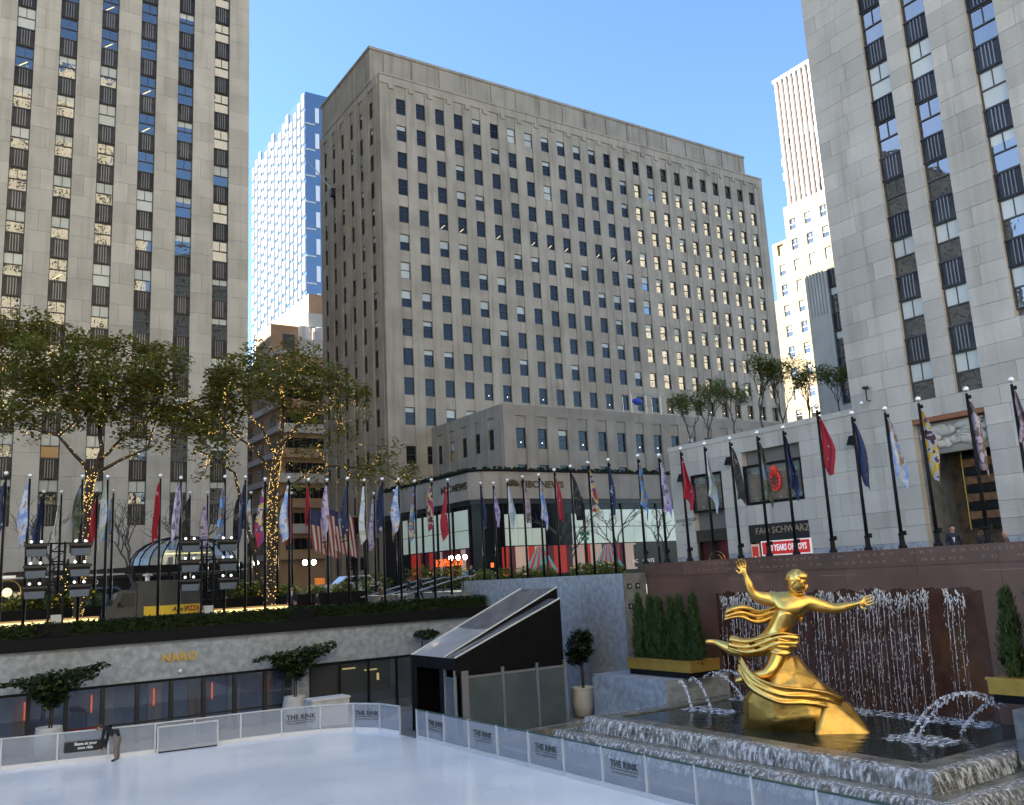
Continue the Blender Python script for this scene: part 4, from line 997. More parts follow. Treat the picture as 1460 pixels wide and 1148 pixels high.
# ---------------------------------------------------------------- black tent over the rink stairs
t = thing('tent', 'black marquee with sloping grey roof at the corner of the rink', 'tent', (23, 38.6, 0))
X0, X1 = 20.2, 26.75; YA, YB, YC = 36.5, 37.55, 40.85
q = MB()
def zr(x, hi): return 3.5+(hi-3.5)*(x-X0)/(X1-X0)
n = 10
for i in range(n):
    for j in range(4):
        pts = []
        for (a, b) in ((i, j), (i+1, j), (i+1, j+1), (i, j+1)):
            x = X0+(X1-X0)*a/n; y = YB+(YC-YB)*b/4; sag = -.07*math.sin(math.pi*b/4)*math.sin(math.pi*a/n)
            pts.append((x, y, zr(x, 6.32)+sag))
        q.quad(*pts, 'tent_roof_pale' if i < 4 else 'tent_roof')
wmesh('roof', q, t, True)
q = MB()
for i in range(n):
    xa = X0+(X1-.6-X0)*i/n; xb = X0+(X1-.6-X0)*(i+1)/n
    q.quad((xa, YA, zr(xa, 6.05)), (xb, YA, zr(xb, 6.05)), (xb, YB, zr(xb, 6.05)), (xa, YB, zr(xa, 6.05)), 'tent_roof')
wmesh('side_roof', q, t, True)
q = MB(); q.add([(X0, YB, 3.4), (X1, YB, 3.4), (X1, YB, 6.31), (X0, YB, 3.5)], [(0, 1, 2, 3)], 'tent_black')
q.add([(X0, YA, 2.75), (X1-.6, YA, 2.75), (X1-.6, YA, zr(X1-.6, 6.04)), (X0, YA, 3.5)], [(0, 1, 2, 3)], 'tent_black')
q.quad((X1-.6, YA, 0), (X1-.6, YB, 0), (X1-.6, YB, 5.78), (X1-.6, YA, 5.78), 'tent_black'); q.quad((X1, YB, 0), (X1, YC, 0), (X1, YC, 6.28), (X1, YB, 6.28), 'tent_black')
q.quad((X0, YC, 0), (X1, YC, 0), (X1, YC, 6.28), (X0, YC, 3.45), 'tent_black'); wmesh('side_cloth', q, t)
q = MB(); q.box((X0-.03, YA, 3.0), (X0+.02, YC, 3.52), 'tent_black'); wmesh('valance', q, t)
for (a, b) in (((X0, YC, 3.52), (X1, YC, 6.34)), ((X0, YB, 3.54), (X1, YB, 6.36)), ((X0, YA, 3.56), (X1-.6, YA, 5.84))):
    q = MB(); q.tube([a, b], .035, 'piping', 5); wmesh('roof_piping', q, t)
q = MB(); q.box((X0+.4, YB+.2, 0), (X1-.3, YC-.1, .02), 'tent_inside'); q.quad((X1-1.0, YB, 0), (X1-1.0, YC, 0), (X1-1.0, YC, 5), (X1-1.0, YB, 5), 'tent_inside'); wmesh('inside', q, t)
xs = [X0+.55, X0+2.45, X0+4.35, X1-.6]
for k in range(4): q = MB(); q.box((xs[k]-(.28 if k == 0 else .07), YA-.06, 0), (xs[k]+.07+(.05 if k == 3 else 0), YA+.06, 2.95), 'steel'); wmesh('post', q, t)
for k in range(3): q = MB(); q.box((xs[k]+.08, YA-.03, .06), (xs[k+1]-.08, YA+.02, 2.62), 'frosted'); q.box((xs[k]+.08, YA-.04, 2.62), (xs[k+1]-.08, YA+.03, 2.72), 'steel'); wmesh('frosted_panel', q, t)
q = MB(); q.box((X0-.02, YA+.12, .06), (X0+.02, YB-.12, 2.7), 'frosted'); wmesh('frosted_panel', q, t)
q = MB(); q.box((X0-.05, YA+.02, 0), (X0+.05, YA+.12, 3.0), 'steel'); q.box((X0-.05, YB-.12, 0), (X0+.05, YB-.02, 3.0), 'steel'); wmesh('post', q, t)
for (y0, y1) in ((YB, YB+.45), (YC-.55, YC)):
    q = MB(); m = 8
    for i in range(m):
        a = y0+(y1-y0)*i/m; b = y0+(y1-y0)*(i+1)/m; q.quad((X0+.05*math.sin(i*2.2), a, .02), (X0+.05*math.sin((i+1)*2.2), b, .02), (X0+.02*math.sin((i+1)*2.2), b, 3.1), (X0+.02*math.sin(i*2.2), a, 3.1), 'tent_black')
    wmesh('curtain', q, t)
q = MB(); q.tube([(X0+1.2, YB+.6, .3), (X0+1.0, YB+1.6, 1.9), (X0+.9, YB+1.9, 2.2)], .03, 'bronze', 5); q.box((X0+.5, YB+.5, .1), (X0+.9, YB+1.1, .55), 'tent_roof'); q.box((X0+.4, YB+.62, .75), (X0+1.0, YB+.75, .8), 'steel'); wmesh('clutter', q, t)
t = thing('snow_pile_box', 'white draped box behind the curved rink barrier', 'box', (17.9, 46.2, 0)); q = MB(); q.box((17.0, 45.7, 0), (18.9, 46.6, .95), 'panel_white'); q.box((16.95, 45.65, .95), (18.95, 46.65, 1.3), 'pot'); wmesh('body', q, t); q = MB(); q.box((16.9, 45.6, 1.3), (19.0, 46.7, 1.38), 'panel_white'); wmesh('lid', q, t)

# ---------------------------------------------------------------- skinned figures
def skin_mesh(name, V, Ed, mats, pick, sub=2):
    "V: name -> (position, radius); one continuous surface grown round connected edges"
    bm = bmesh.new(); lay = bm.verts.layers.skin.verify(); idx = {}
    for k, (p, r) in V.items():
        v = bm.verts.new(p); v[lay].radius = (r, r) if not isinstance(r, tuple) else r; idx[k] = v
    first = True
    for k in V:
        idx[k][lay].use_root = first; first = False
    for a, b in Ed: bm.edges.new((idx[a], idx[b]))
    me = bpy.data.meshes.new(name); bm.to_mesh(me); bm.free()
    o = bpy.data.objects.new('tmp', me); col.objects.link(o)
    sk = o.modifiers.new('s', 'SKIN'); sk.use_smooth_shade = True
    su = o.modifiers.new('u', 'SUBSURF'); su.levels = sub; su.render_levels = sub
    dg = bpy.context.evaluated_depsgraph_get(); out = bpy.data.meshes.new_from_object(o.evaluated_get(dg)); out.name = name
    bpy.data.objects.remove(o)
    out.materials.clear()
    for m in mats: out.materials.append(MAT[m])
    segs = [(Vector(V[a][0]), Vector(V[b][0]), a, b) for a, b in Ed]
    for p in out.polygons:
        p.use_smooth = True
        if len(mats) > 1:
            c = p.center; best = None
            for a, b, na, nb_ in segs:
                d = b-a; s = max(0, min(1, (c-a).dot(d)/max(d.length_squared, 1e-9))); e = (c-a-d*s).length
                if best is None or e < best[0]: best = (e, na, nb_, s)
            p.material_index = mats.index(pick(best[1], best[2], best[3]))
    return out
def hand(V, Ed, wrist, direction, palm_n, L, side, pre):
    "palm and five separate fingers rooted at the wrist joint"
    d = Vector(direction).normalized(); n = Vector(palm_n); n = (n-d*n.dot(d)).normalized(); s = d.cross(n)*side
    w_ = Vector(V[wrist][0]); V[pre+'palm'] = (w_+d*L*.38, (L*.2, L*.09)); Ed.append((wrist, pre+'palm'))
    for k, (o, ln) in enumerate(((-.33, .42), (-.12, .5), (.1, .48), (.3, .38))):
        b = w_+d*L*.62+s*L*o*.75
        V[pre+'f%da' % k] = (b, L*.07); V[pre+'f%db' % k] = (b+d*L*ln*.5+n*L*.03, L*.06); V[pre+'f%dc' % k] = (b+d*L*ln*.95+n*L*.14, L*.045)
        Ed += [(pre+'palm', pre+'f%da' % k), (pre+'f%da' % k, pre+'f%db' % k), (pre+'f%db' % k, pre+'f%dc' % k)]
    b = w_+d*L*.28-s*L*.3; V[pre+'ta'] = (b, L*.075); V[pre+'tb'] = (b+d*L*.25-s*L*.14+n*L*.06, L*.055); Ed += [(pre+'palm', pre+'ta'), (pre+'ta', pre+'tb')]
def head_mesh(q, c, r, skin, hair, yaw=0, tilt=0, long=False):
    "egg-shaped head facing local -Y with brow, nose, mouth, ears and hair"
    M = Matrix.Translation(c) @ Matrix.Rotation(yaw, 4, 'Z') @ Matrix.Rotation(tilt, 4, 'X')
    def blob(p, s, m, n=10, k=7):
        b = len(q.v); q.ball((0, 0, 0), r, m, n, k)
        for i in range(b, len(q.v)): v = q.v[i]; q.v[i] = tuple(M @ Vector((p[0]*r+v[0]*s[0], p[1]*r+v[1]*s[1], p[2]*r+v[2]*s[2])))
    blob((0, 0, 0), (.78, .92, 1.0), skin, 14, 10); blob((0, -.25, -.55), (.55, .6, .5), skin)
    blob((0, -.95, -.1), (.13, .2, .26), skin, 7, 5); blob((.8, .05, -.08), (.1, .2, .27), skin, 6, 5); blob((-.8, .05, -.08), (.1, .2, .27), skin, 6, 5)
    blob((.3, -.83, .08), (.13, .08, .09), hair, 6, 4); blob((-.3, -.83, .08), (.13, .08, .09), hair, 6, 4); blob((0, -.82, -.5), (.26, .08, .06), 'terracotta' if skin == 'skin' else skin, 7, 4)
    blob((0, .18, .28), (.9, .95, .85), hair, 14, 8); blob((0, -.2, .75), (.72, .7, .4), hair)
    if long: blob((0, .6, -.4), (.8, .5, 1.0), hair)

# gilded figure on its rock, in the middle of the pool
ST_P = Vector((26.7, 23.0, 1.1)); ST_R = R(-51)
GS = thing('gilded_statue', 'gilded figure with outstretched arms on a golden rock in the pool', 'statue', ST_P, ST_R)
q = MB(); rng = random.Random(2)
lv = [(-2.2, 2.15, -.5, 1.2, -.1), (-2.1, 2.0, -.9, 1.0, .5), (-1.85, 1.35, -.85, .95, 1.1), (-1.55, .85, -.75, .85, 1.65), (-1.2, .5, -.6, .75, 2.1), (-.85, .25, -.4, .55, 2.5)]
vs = []; NS = 9
for i, (x0, x1, y0, y1, z) in enumerate(lv):
    for k in range(NS):
        a = 2*math.pi*k/NS+.25*i*.3; cx, cy = (x0+x1)/2, (y0+y1)/2; f = 1+rng.uniform(-.13, .1); vs.append((cx+(x1-x0)/2*math.cos(a)*f, cy+(y1-y0)/2*math.sin(a)*1.25*f, z+rng.uniform(-.1, .1)*(i > 0)))
fs = []
for i in range(len(lv)-1):
    for k in range(NS):
        a, b, c, d = i*NS+k, i*NS+(k+1) % NS, (i+1)*NS+(k+1) % NS, (i+1)*NS+k
        fs += [(a, b, c), (a, c, d)] if (i+k) % 2 else [(a, b, d), (b, c, d)]
fs.append(tuple((len(lv)-1)*NS+k for k in range(NS)))
q.add(vs, fs, 'gold_rough')
q.add([(.45, -1.45, -.1), (2.4, -1.2, -.1), (2.3, .3, -.1), (1.0, -.85, 1.15), (1.75, -.3, .95), (.7, -.3, 1.2)], [(0, 1, 3), (1, 4, 3), (1, 2, 4), (0, 3, 5), (3, 4, 5)], 'gold_rough'); rk = obj('rock', q, GS); bv = rk.modifiers.new('b', 'BEVEL'); bv.width = .07; bv.segments = 2; bv.limit_method = 'NONE'
V = {'pelvis': ((-.6, 0, 3.0), .50), 'waist': ((-.42, -.04, 3.42), .44), 'ribs': ((-.2, -.07, 3.82), (.55, .44)), 'chest': ((.0, -.08, 4.15), (.62, .46)), 'upper': ((.16, -.06, 4.48), (.5, .34)), 'neck': ((.3, -.14, 4.74), .2), 'nape': ((.36, -.2, 4.9), .18),
     'dlL': ((-.52, -.04, 4.55), .30), 'biL': ((-.85, -.14, 4.62), .27), 'elL': ((-1.2, -.22, 4.78), .19), 'faL': ((-1.27, -.3, 5.08), .19), 'wrL': ((-1.36, -.36, 5.45), .1),
     'dlR': ((.78, -.05, 4.42), .30), 'biR': ((1.15, -.12, 4.28), .27), 'elR': ((1.55, -.18, 4.16), .19), 'faR': ((1.9, -.26, 4.2), .185), 'wrR': ((2.3, -.34, 4.3), .1),
     'hipL': ((-.95, .1, 2.95), .40), 'thL': ((-1.35, .0, 2.85), .36), 'knL': ((-1.85, -.12, 2.75), .24), 'caL': ((-2.2, .05, 2.85), .24), 'anL': ((-2.75, .2, 3.1), .11), 'ftL': ((-3.12, .12, 3.12), .09),
     'hipR': ((-.45, -.18, 2.7), .40), 'thR': ((-.62, -.5, 2.35), .34), 'knR': ((-.85, -.8, 2.0), .25), 'caR': ((-1.2, -.72, 1.95), .24), 'anR': ((-1.75, -.55, 1.85), .12), 'ftR': ((-2.1, -.55, 1.75), .1)}
def chain(*k): return [(k[i], k[i+1]) for i in range(len(k)-1)]
Ed = chain('pelvis', 'waist', 'ribs', 'chest', 'upper', 'neck', 'nape')+chain('upper', 'dlL', 'biL', 'elL', 'faL', 'wrL')+chain('upper', 'dlR', 'biR', 'elR', 'faR', 'wrR')+chain('pelvis', 'hipL', 'thL', 'knL', 'caL', 'anL', 'ftL')+chain('pelvis', 'hipR', 'thR', 'knR', 'caR', 'anR', 'ftR')
hand(V, Ed, 'wrL', (-.25, -.1, 1), (.2, -1, 0), .62, 1, 'l'); hand(V, Ed, 'wrR', (1, -.1, .25), (0, -1, .3), .62, -1, 'r')
obj('body', skin_mesh('body', V, Ed, ['gold'], None, 2), GS)
q = MB(); head_mesh(q, (.42, -.3, 5.14), .4, 'gold', 'gold', R(62), R(22)); rng = random.Random(8)
for k in range(130):
    a = rng.uniform(0, 2*math.pi); e = rng.uniform(.0, 1.4); d = Vector((math.cos(a)*math.cos(e), math.sin(a)*math.cos(e), math.sin(e)))
    if d.y < -.55 and d.z < .55: continue
    q.ball(Vector((.41, -.24, 5.22))+Vector((d.x*.34, d.y*.37, d.z*.36)), .075, 'gold', 6, 4, (1, 1, .7))
obj('head', q, GS, smooth=True)
def ribbon(pts, width, name, fold=.08):
    q = MB(); n = 22; P = [Vector(p) for p in pts]; c = []
    def cr(s):
        s *= len(P)-1; i = min(int(s), len(P)-2); u = s-i; p0, p1, p2, p3 = P[max(i-1, 0)], P[i], P[i+1], P[min(i+2, len(P)-1)]
        return .5*((2*p1)+(p2-p0)*u+(2*p0-5*p1+4*p2-p3)*u*u+(3*p1-p0-3*p2+p3)*u**3)
    m = 9; vs = []
    for i in range(n+1):
        p = cr(i/n); w_ = width*(1-.45*abs(i/n-.45))
        for k in range(m):
            s = k/(m-1)-.5; vs.append(p+Vector((s*.12, math.sin(k*1.9+i*.25)*fold, s*w_)))
    fs = [(i*m+k, (i+1)*m+k, (i+1)*m+k+1, i*m+k+1) for i in range(n) for k in range(m-1)]; q.add(vs, fs, 'gold')
    o = obj(name, q, GS, smooth=True); so = o.modifiers.new('t', 'SOLIDIFY'); so.thickness = .07; return o
ribbon([(.25, -.5, 3.1), (-.4, -.62, 3.2), (-1.0, -.5, 3.05), (-1.6, -.4, 2.95), (-2.2, -.3, 3.1)], .55, 'sash')
ribbon([(.5, .2, 3.9), (-.3, .55, 4.1), (-1.1, .5, 3.95), (-1.7, .4, 4.15), (-2.3, .35, 4.05)], .5, 'cloak_end')
ribbon([(-1.1, .35, 3.0), (-.7, -.55, 2.95), (-.1, -.6, 2.9), (.15, -.1, 3.0)], .6, 'loincloth')
ribbon([(-1.9, -.6, 2.4), (-1.5, -1.05, 1.75), (-.6, -1.3, 1.35), (.3, -1.2, 1.3), (.95, -.95, 1.2), (1.5, -.6, .95)], .6, 'hanging_drape', .1)
# ---------------------------------------------------------------- people
def person(label, loc, rz, pose='stand', top='cloth_black', legs='cloth_navy', hair='hair', long=False, extra=None, group=None, h=1.74):
    t = thing('person', label, 'person', loc, rz, group); s = h/1.74
    if pose == 'stand': lean = 0
    V = {'pel': ((0, 0, .95), .15), 'ab': ((0, 0, 1.12), .145), 'ch': ((0, .01, 1.3), (.19, .13)), 'up': ((0, .02, 1.43), (.17, .11)), 'nk': ((0, 0, 1.52), .055), 'np': ((0, -.01, 1.58), .05),
         'sl': ((-.19, .02, 1.42), .075), 'el': ((-.25, .02, 1.14), .055), 'wl': ((-.24, -.06, .9), .038), 'sr': ((.19, .02, 1.42), .075), 'er': ((.25, .02, 1.14), .055), 'wr': ((.24, -.06, .9), .038),
         'hl': ((-.1, 0, .88), .105), 'kl': ((-.11, -.03, .5), .075), 'al': ((-.11, .03, .1), .05), 'fl': ((-.12, -.14, .04), .042), 'hr': ((.1, 0, .88), .105), 'kr': ((.12, .02, .5), .075), 'ar': ((.12, .1, .1), .05), 'fr': ((.13, -.07, .04), .042)}
    hc, hy, ht = (0, -.03, 1.655), 0, 0
    if pose == 'bend':
        V.update({'pel': ((0, .1, .93), .17), 'ab': ((-.02, -.06, 1.03), .15), 'ch': ((-.05, -.26, 1.2), (.18, .15)), 'up': ((-.06, -.4, 1.25), (.17, .13)), 'nk': ((-.07, -.5, 1.26), .06), 'np': ((-.07, -.55, 1.26), .055),
                  'sl': ((-.24, -.36, 1.18), .08), 'el': ((-.27, -.42, .76), .055), 'wl': ((-.26, -.52, .5), .038), 'sr': ((.12, -.36, 1.18), .08), 'er': ((.12, -.45, .76), .055), 'wr': ((.06, -.55, .5), .038),
                  'hl': ((-.1, .1, .86), .115), 'kl': ((-.12, .06, .48), .08), 'al': ((-.13, .1, .1), .055), 'fl': ((-.14, -.08, .04), .045), 'hr': ((.1, .1, .86), .115), 'kr': ((.12, .07, .48), .08), 'ar': ((.13, .12, .1), .055), 'fr': ((.14, -.06, .04), .045)})
        hc, hy, ht = (-.08, -.68, 1.25), 0, R(62)
    if pose == 'walk':
        V.update({'kl': ((-.11, -.18, .52), .075), 'al': ((-.11, -.16, .1), .05), 'fl': ((-.11, -.32, .05), .042), 'kr': ((.11, .08, .5), .075), 'ar': ((.11, .3, .16), .05), 'fr': ((.11, .2, .05), .042), 'wl': ((-.25, -.2, .95), .038), 'wr': ((.25, .08, .92), .038)})
    Ed = [('pel', 'ab'), ('ab', 'ch'), ('ch', 'up'), ('up', 'nk'), ('nk', 'np'), ('up', 'sl'), ('sl', 'el'), ('el', 'wl'), ('up', 'sr'), ('sr', 'er'), ('er', 'wr'), ('pel', 'hl'), ('hl', 'kl'), ('kl', 'al'), ('al', 'fl'), ('pel', 'hr'), ('hr', 'kr'), ('kr', 'ar'), ('ar', 'fr')]
    if pose in ('bend', 'stand', 'walk'):
        for w_, e, sd_, pre in (('wl', 'el', 1, 'l'), ('wr', 'er', -1, 'r')):
            d = Vector(V[w_][0])-Vector(V[e][0]); hand(V, Ed, w_, d, (0, -1, .1), .17, sd_, pre)
    def pick(a, b, s_):
        k = {a, b}
        if k & {'fl', 'fr'}: return 'shoe'
        if any(x in ('lpalm', 'rpalm') or x[:2] in ('lf', 'rf', 'lt', 'rt') for x in k): return 'skin'
        if k & {'np'}: return 'skin'
        if k & {'kl', 'kr', 'hl', 'hr', 'al', 'ar'}: return legs
        return top
    obj('body', skin_mesh('body', V, Ed, list(dict.fromkeys([top, legs, 'skin', 'shoe'])), pick, 1), t, scale=(s, s, s))
    q = MB(); head_mesh(q, Vector(hc)*s, .118*s, 'skin', hair, hy, ht, long); obj('head', q, t, smooth=True)
    if extra == 'collar':
        q = MB(); q.lathe([(.085, 1.46), (.075, 1.52), (.07, 1.52), (.08, 1.45)], 'cloth_white', 12); q.add([(-.05, -.135, 1.44), (.05, -.135, 1.44), (0, -.15, 1.2)], [(0, 1, 2)], 'cloth_white'); obj('shirt_collar', q, t)
    if extra == 'scarf':
        q = MB(); q.box((-.06, -.17, 1.0), (.05, -.13, 1.45), 'cloth_white'); obj('scarf', q, t)
    return t
p = at(163, 1086, 2, 0); person('person in black top and taupe trousers bending over the rink barrier', p, R(-125), 'bend', 'cloth_black', 'cloth_taupe', 'hair_brown', True, h=2.0)
p = at(1357, 752, 0, 35.5); person('person in navy suit with white collar behind the red wall', (35.5, p.y, ST), R(-50), 'walk', 'cloth_navy', 'cloth_navy', 'hair', extra='collar', h=1.9)
p = at(1393, 762, 0, 35.5); person('person with dark hair mostly hidden behind the red wall', (35.8, p.y, ST), R(160), 'stand', 'cloth_black', 'cloth_black', 'hair_brown', True, h=1.62)
p = at(1425, 772, 0, 35.5); person('person whose bald head just shows over the red wall', (36.0, p.y, ST), R(200), 'stand', 'cloth_brown', 'cloth_black', 'skin', h=1.5)
p = at(585, 830, 1, 53.5); person('person in black going up the steps by the left handrail', (p.x-.2, 53.3, PR+.2), R(80), 'walk', 'cloth_black', 'cloth_taupe', 'hair')
p = at(605, 825, 1, 54); person('person in dark coat with white scarf coming down the steps', (p.x-.3, 54.2, PR+.35), R(-80), 'walk', 'cloth_navy', 'cloth_black', 'hair', extra='scarf')
p = at(622, 828, 1, 55.5); person('person in black on the steps between two handrails', (p.x, 55.8, PR+.5), R(-70), 'stand', 'cloth_black', 'cloth_black', 'hair')
p = at(416, 860, 1, 51.8); person('person in navy jacket with light blue shirt behind the black planter', (p.x, 51.8, PR), R(-20), 'stand', 'cloth_navy', 'cloth_black', 'hair', extra='collar')
p = at(452, 865, 1, 52.5); person('small person in dark clothes behind the clipped hedge', (p.x, 52.5, PR), R(30), 'stand', 'cloth_black', 'cloth_black', 'hair', h=1.3)
p = at(545, 852, 1, 55); person('person in brown standing left of the steps', (p.x, 55, PR), R(-40), 'stand', 'cloth_brown', 'cloth_black', 'hair', h=1.5)
p = at(697, 818, 1, 60); person('person in dark clothes beyond the pale granite wall', (34, 58.5, ST), R(20), 'stand', 'cloth_black', 'cloth_black', 'hair')
# ---------------------------------------------------------------- flagpoles and flags
def flagmat(name, cols, scale, stretch=(1, 1, 1), pos=None):
    m, n, l, b = newmat('flag_'+name); b.inputs['Roughness'].default_value = .75
    tc = n.new('ShaderNodeTexCoord'); mp = n.new('ShaderNodeMapping'); l.new(tc.outputs['Object'], mp.inputs[0]); mp.inputs['Scale'].default_value = tuple(scale*s for s in stretch)
    oi = n.new('ShaderNodeObjectInfo'); mu = n.new('ShaderNodeMath'); mu.operation = 'MULTIPLY'; mu.inputs[1].default_value = 37; l.new(oi.outputs['Random'], mu.inputs[0])
    t = n.new('ShaderNodeTexNoise'); t.noise_dimensions = '4D'; t.inputs['Scale'].default_value = 1; t.inputs['Detail'].default_value = 2; l.new(mp.outputs[0], t.inputs['Vector']); l.new(mu.outputs[0], t.inputs['W'])
    cr = n.new('ShaderNodeValToRGB'); cr.color_ramp.interpolation = 'CONSTANT'; l.new(t.outputs[0], cr.inputs[0]); e = cr.color_ramp.elements
    while len(e) < len(cols): e.new(.5)
    for i, c in enumerate(cols): e[i].position = (pos[i] if pos else (0 if i == 0 else .32+.36*i/len(cols))); e[i].color = (*c, 1)
    l.new(cr.outputs[0], b.inputs['Base Color']); MAT['flag_'+name] = m
wht = (.55, .55, .57)
flagmat('crimson', [(.30, .012, .028), (.30, .012, .028), (.45, .3, .3)], 2.6, (1, 1, 1), [0, .3, .66])
flagmat('navy', [(.012, .022, .075), (.016, .03, .09), (.4, .42, .5)], 2.6, (1, 1, 1), [0, .4, .66])
flagmat('sky', [(.18, .27, .55), (.30, .40, .68), (.5, .54, .62), (.34, .26, .2)], 2.2)
flagmat('lilac', [(.2, .17, .33), (.33, .28, .5), (.42, .4, .52), (.16, .13, .2)], 2.4)
flagmat('black', [(.012, .013, .016), (.03, .032, .038), (.14, .15, .16)], 2.6, (1, 1, 1), [0, .5, .62])
flagmat('multi', [(.35, .02, .06), (.1, .04, .2), (.5, .36, .04), (.4, .38, .45), (.06, .03, .04)], 2.2)
flagmat('tan', [(.35, .27, .2), (.1, .28, .6), (.16, .12, .11), (.38, .33, .28)], 1.8)
flagmat('pale', [(.46, .5, .62), (.52, .54, .58), (.33, .4, .35), (.4, .44, .6)], 2.0)
flagmat('olive', [(.05, .07, .04), (.11, .13, .09), (.16, .2, .3)], 2.2)
flagmat('mauve', [(.24, .17, .2), (.34, .27, .34), (.14, .1, .1), (.42, .38, .45)], 2.2)
def flag_mesh(kind, seed, L=3.0, Wd=.62):
    rng = random.Random(seed); q = MB(); nu, nv = 12, 20; ph = rng.uniform(0, 6); fq = rng.uniform(3.2, 4.6); dr = rng.uniform(.75, 1.1); sl = rng.uniform(.12, .3)
    vs = []
    for j in range(nv+1):
        v = j/nv; w_ = (.07+Wd*min(1, v*1.7)**.8*(1-.25*max(0, v-.75)/.25))*dr
        for i in range(nu+1):
            u = i/nu; zz = -v*L*(1-sl*(1-u))-.12*math.sin(u*5+ph)*v
            y = .13*math.sin(u*fq*1.6+ph+v*1.2)*min(1, v*2+.15)+.04*math.sin(u*11+v*3)
            x = .05+w_*u*(.72+.12*math.sin(v*4+ph))+.06*math.sin(v*7+ph)*v
            vs.append((x, y, zz))
    q.add(vs, [(j*(nu+1)+i, j*(nu+1)+i+1, (j+1)*(nu+1)+i+1, (j+1)*(nu+1)+i) for j in range(nv) for i in range(nu)], 'flag_'+kind)
    return q.mesh('flag', True)
PM = {}
def pole(x, y, zb, zt, label, group, r=.065):
    t = thing('flagpole', label, 'flagpole', (x, y, zb), 0, group); H = zt-zb
    k = round(H, 1)
    if k not in PM:
        a = MB(); a.tube([(0, 0, 0), (0, 0, k*.5), (0, 0, k)], [r*1.15, r, r*.8], 'black_metal', 8)
        b = MB(); b.ball((0, 0, k+.16), .115, 'ball', 10, 7)
        c = MB(); c.lathe([(.17, 0), (.17, .1), (.11, .16), (.1, .5), (.13, .55), (.08, .62)], 'black_metal', 10); c.box((-.06, -.2, .5), (.06, -.08, .68), 'black_metal')
        d = MB(); d.box((-.02, -.16, k-.22), (.02, .0, k-.08), 'black_metal'); d.tube([(.09, 0, k-.3), (.09, 0, .8)], .008, 'steel', 4)
        PM[k] = (a.mesh('pole', True), b.mesh('ball', True), c.mesh('base'), d.mesh('truck'))
    for n_, me in zip(('shaft', 'ball_finial', 'base', 'halyard'), PM[k]): obj(n_, me, t)
    return t
word = {'crimson': 'crimson', 'navy': 'dark blue', 'sky': 'sky blue', 'lilac': 'lilac', 'black': 'black', 'multi': 'many-coloured', 'tan': 'tan and blue', 'pale': 'pale blue and white', 'olive': 'dark green', 'mauve': 'mauve and brown'}
# (pixel of the ball, flag) along the red wall, right to left
Wrow = [(1441, 541, 'mauve'), (1377, 556, 'mauve'), (1309, 571, 'multi'), (1261, 582, 'sky'), (1214, 589, 'navy'), (1164, 580, 'crimson'), (1116, 609, 'navy'), (1079, 618, 'olive'), (1040, 626, 'black'), (1004, 634, 'pale'), (970, 641, 'crimson'), (939, 649, 'lilac'), (909, 650, 'tan')]
W2row = [(867, 656, 'navy'), (838, 660, 'multi'), (813, 666, 'black'), (790, 671, 'crimson'), (768, 676, 'sky'), (745, 680, 'mauve'), (723, 684, 'pale'), (703, 688, 'lilac'), (685, 689, 'navy')]
Srow = [(638, 685, 'crimson'), (615, 684, 'multi'), (591, 685, 'tan'), (568, 683, 'sky'), (545, 682, 'navy'), (519, 684, 'pale'), (495, 683, 'navy'), (466, 683, 'lilac'), (440, 683, 'crimson'), (412, 682, 'sky'), (378, 682, 'multi'), (350, 681, 'navy'), (321, 680, 'tan'), (258, 680, 'lilac'), (229, 678, 'crimson'), (154, 680, 'pale'), (118, 680, 'olive'), (43, 677, 'sky'), (9, 675, 'navy')]
S2row = [(562, 700, 'multi'), (533, 703, 'lilac'), (416, 702, 'crimson'), (395, 704, 'pale'), (358, 703, 'sky'), (340, 703, 'black'), (296, 703, 'lilac'), (271, 702, 'black'), (162, 700, 'tan'), (139, 700, 'crimson'), (88, 701, 'pale'), (63, 700, 'navy'), (120, 757, 'navy')]
ordn = ['first', 'second', 'third', 'fourth', 'fifth', 'sixth', 'seventh', 'eighth', 'ninth', 'tenth', 'eleventh', 'twelfth', 'thirteenth', 'fourteenth', 'fifteenth', 'sixteenth', 'seventeenth', 'eighteenth', 'nineteenth']
fn = 0
def row(lst, ax, pv, zb, where, group, side, L):
    global fn
    for i, (px, py, k) in enumerate(lst):
        p = at(px, py, ax, pv); x, y = (pv, p.y) if ax == 0 else (p.x, pv)
        pole(x, y, zb, p.z-.16, '%s black flagpole from the right, %s' % (ordn[i], where), group)
        fl = obj('flag', flag_mesh(k, fn*13+5, L*(.92+.16*((fn*7) % 5)/5)), None, (x, y, p.z-.42), (0, 0, R(side)+R(-20+(fn*37) % 40)))
        tag(fl, 'limp %s flag, %s pole from right, %s' % (word[k], ordn[i], where), 'flag', 'flags '+where); fn += 1
row(Wrow, 0, 32.1, 7.28, 'red wall row', 'flagpoles on the red wall', -60, 2.9)
row(W2row, 0, 32.1, ST, 'row beside the steps', 'flagpoles beyond the pale granite wall', -70, 2.9)
row(Srow, 1, 51.2, PR, 'front row behind hedge', 'flagpoles behind the hedge', 195, 3.4)
row(S2row, 1, 58.8, ST, 'back row by street', 'flagpoles by the street', 190, 3.4)

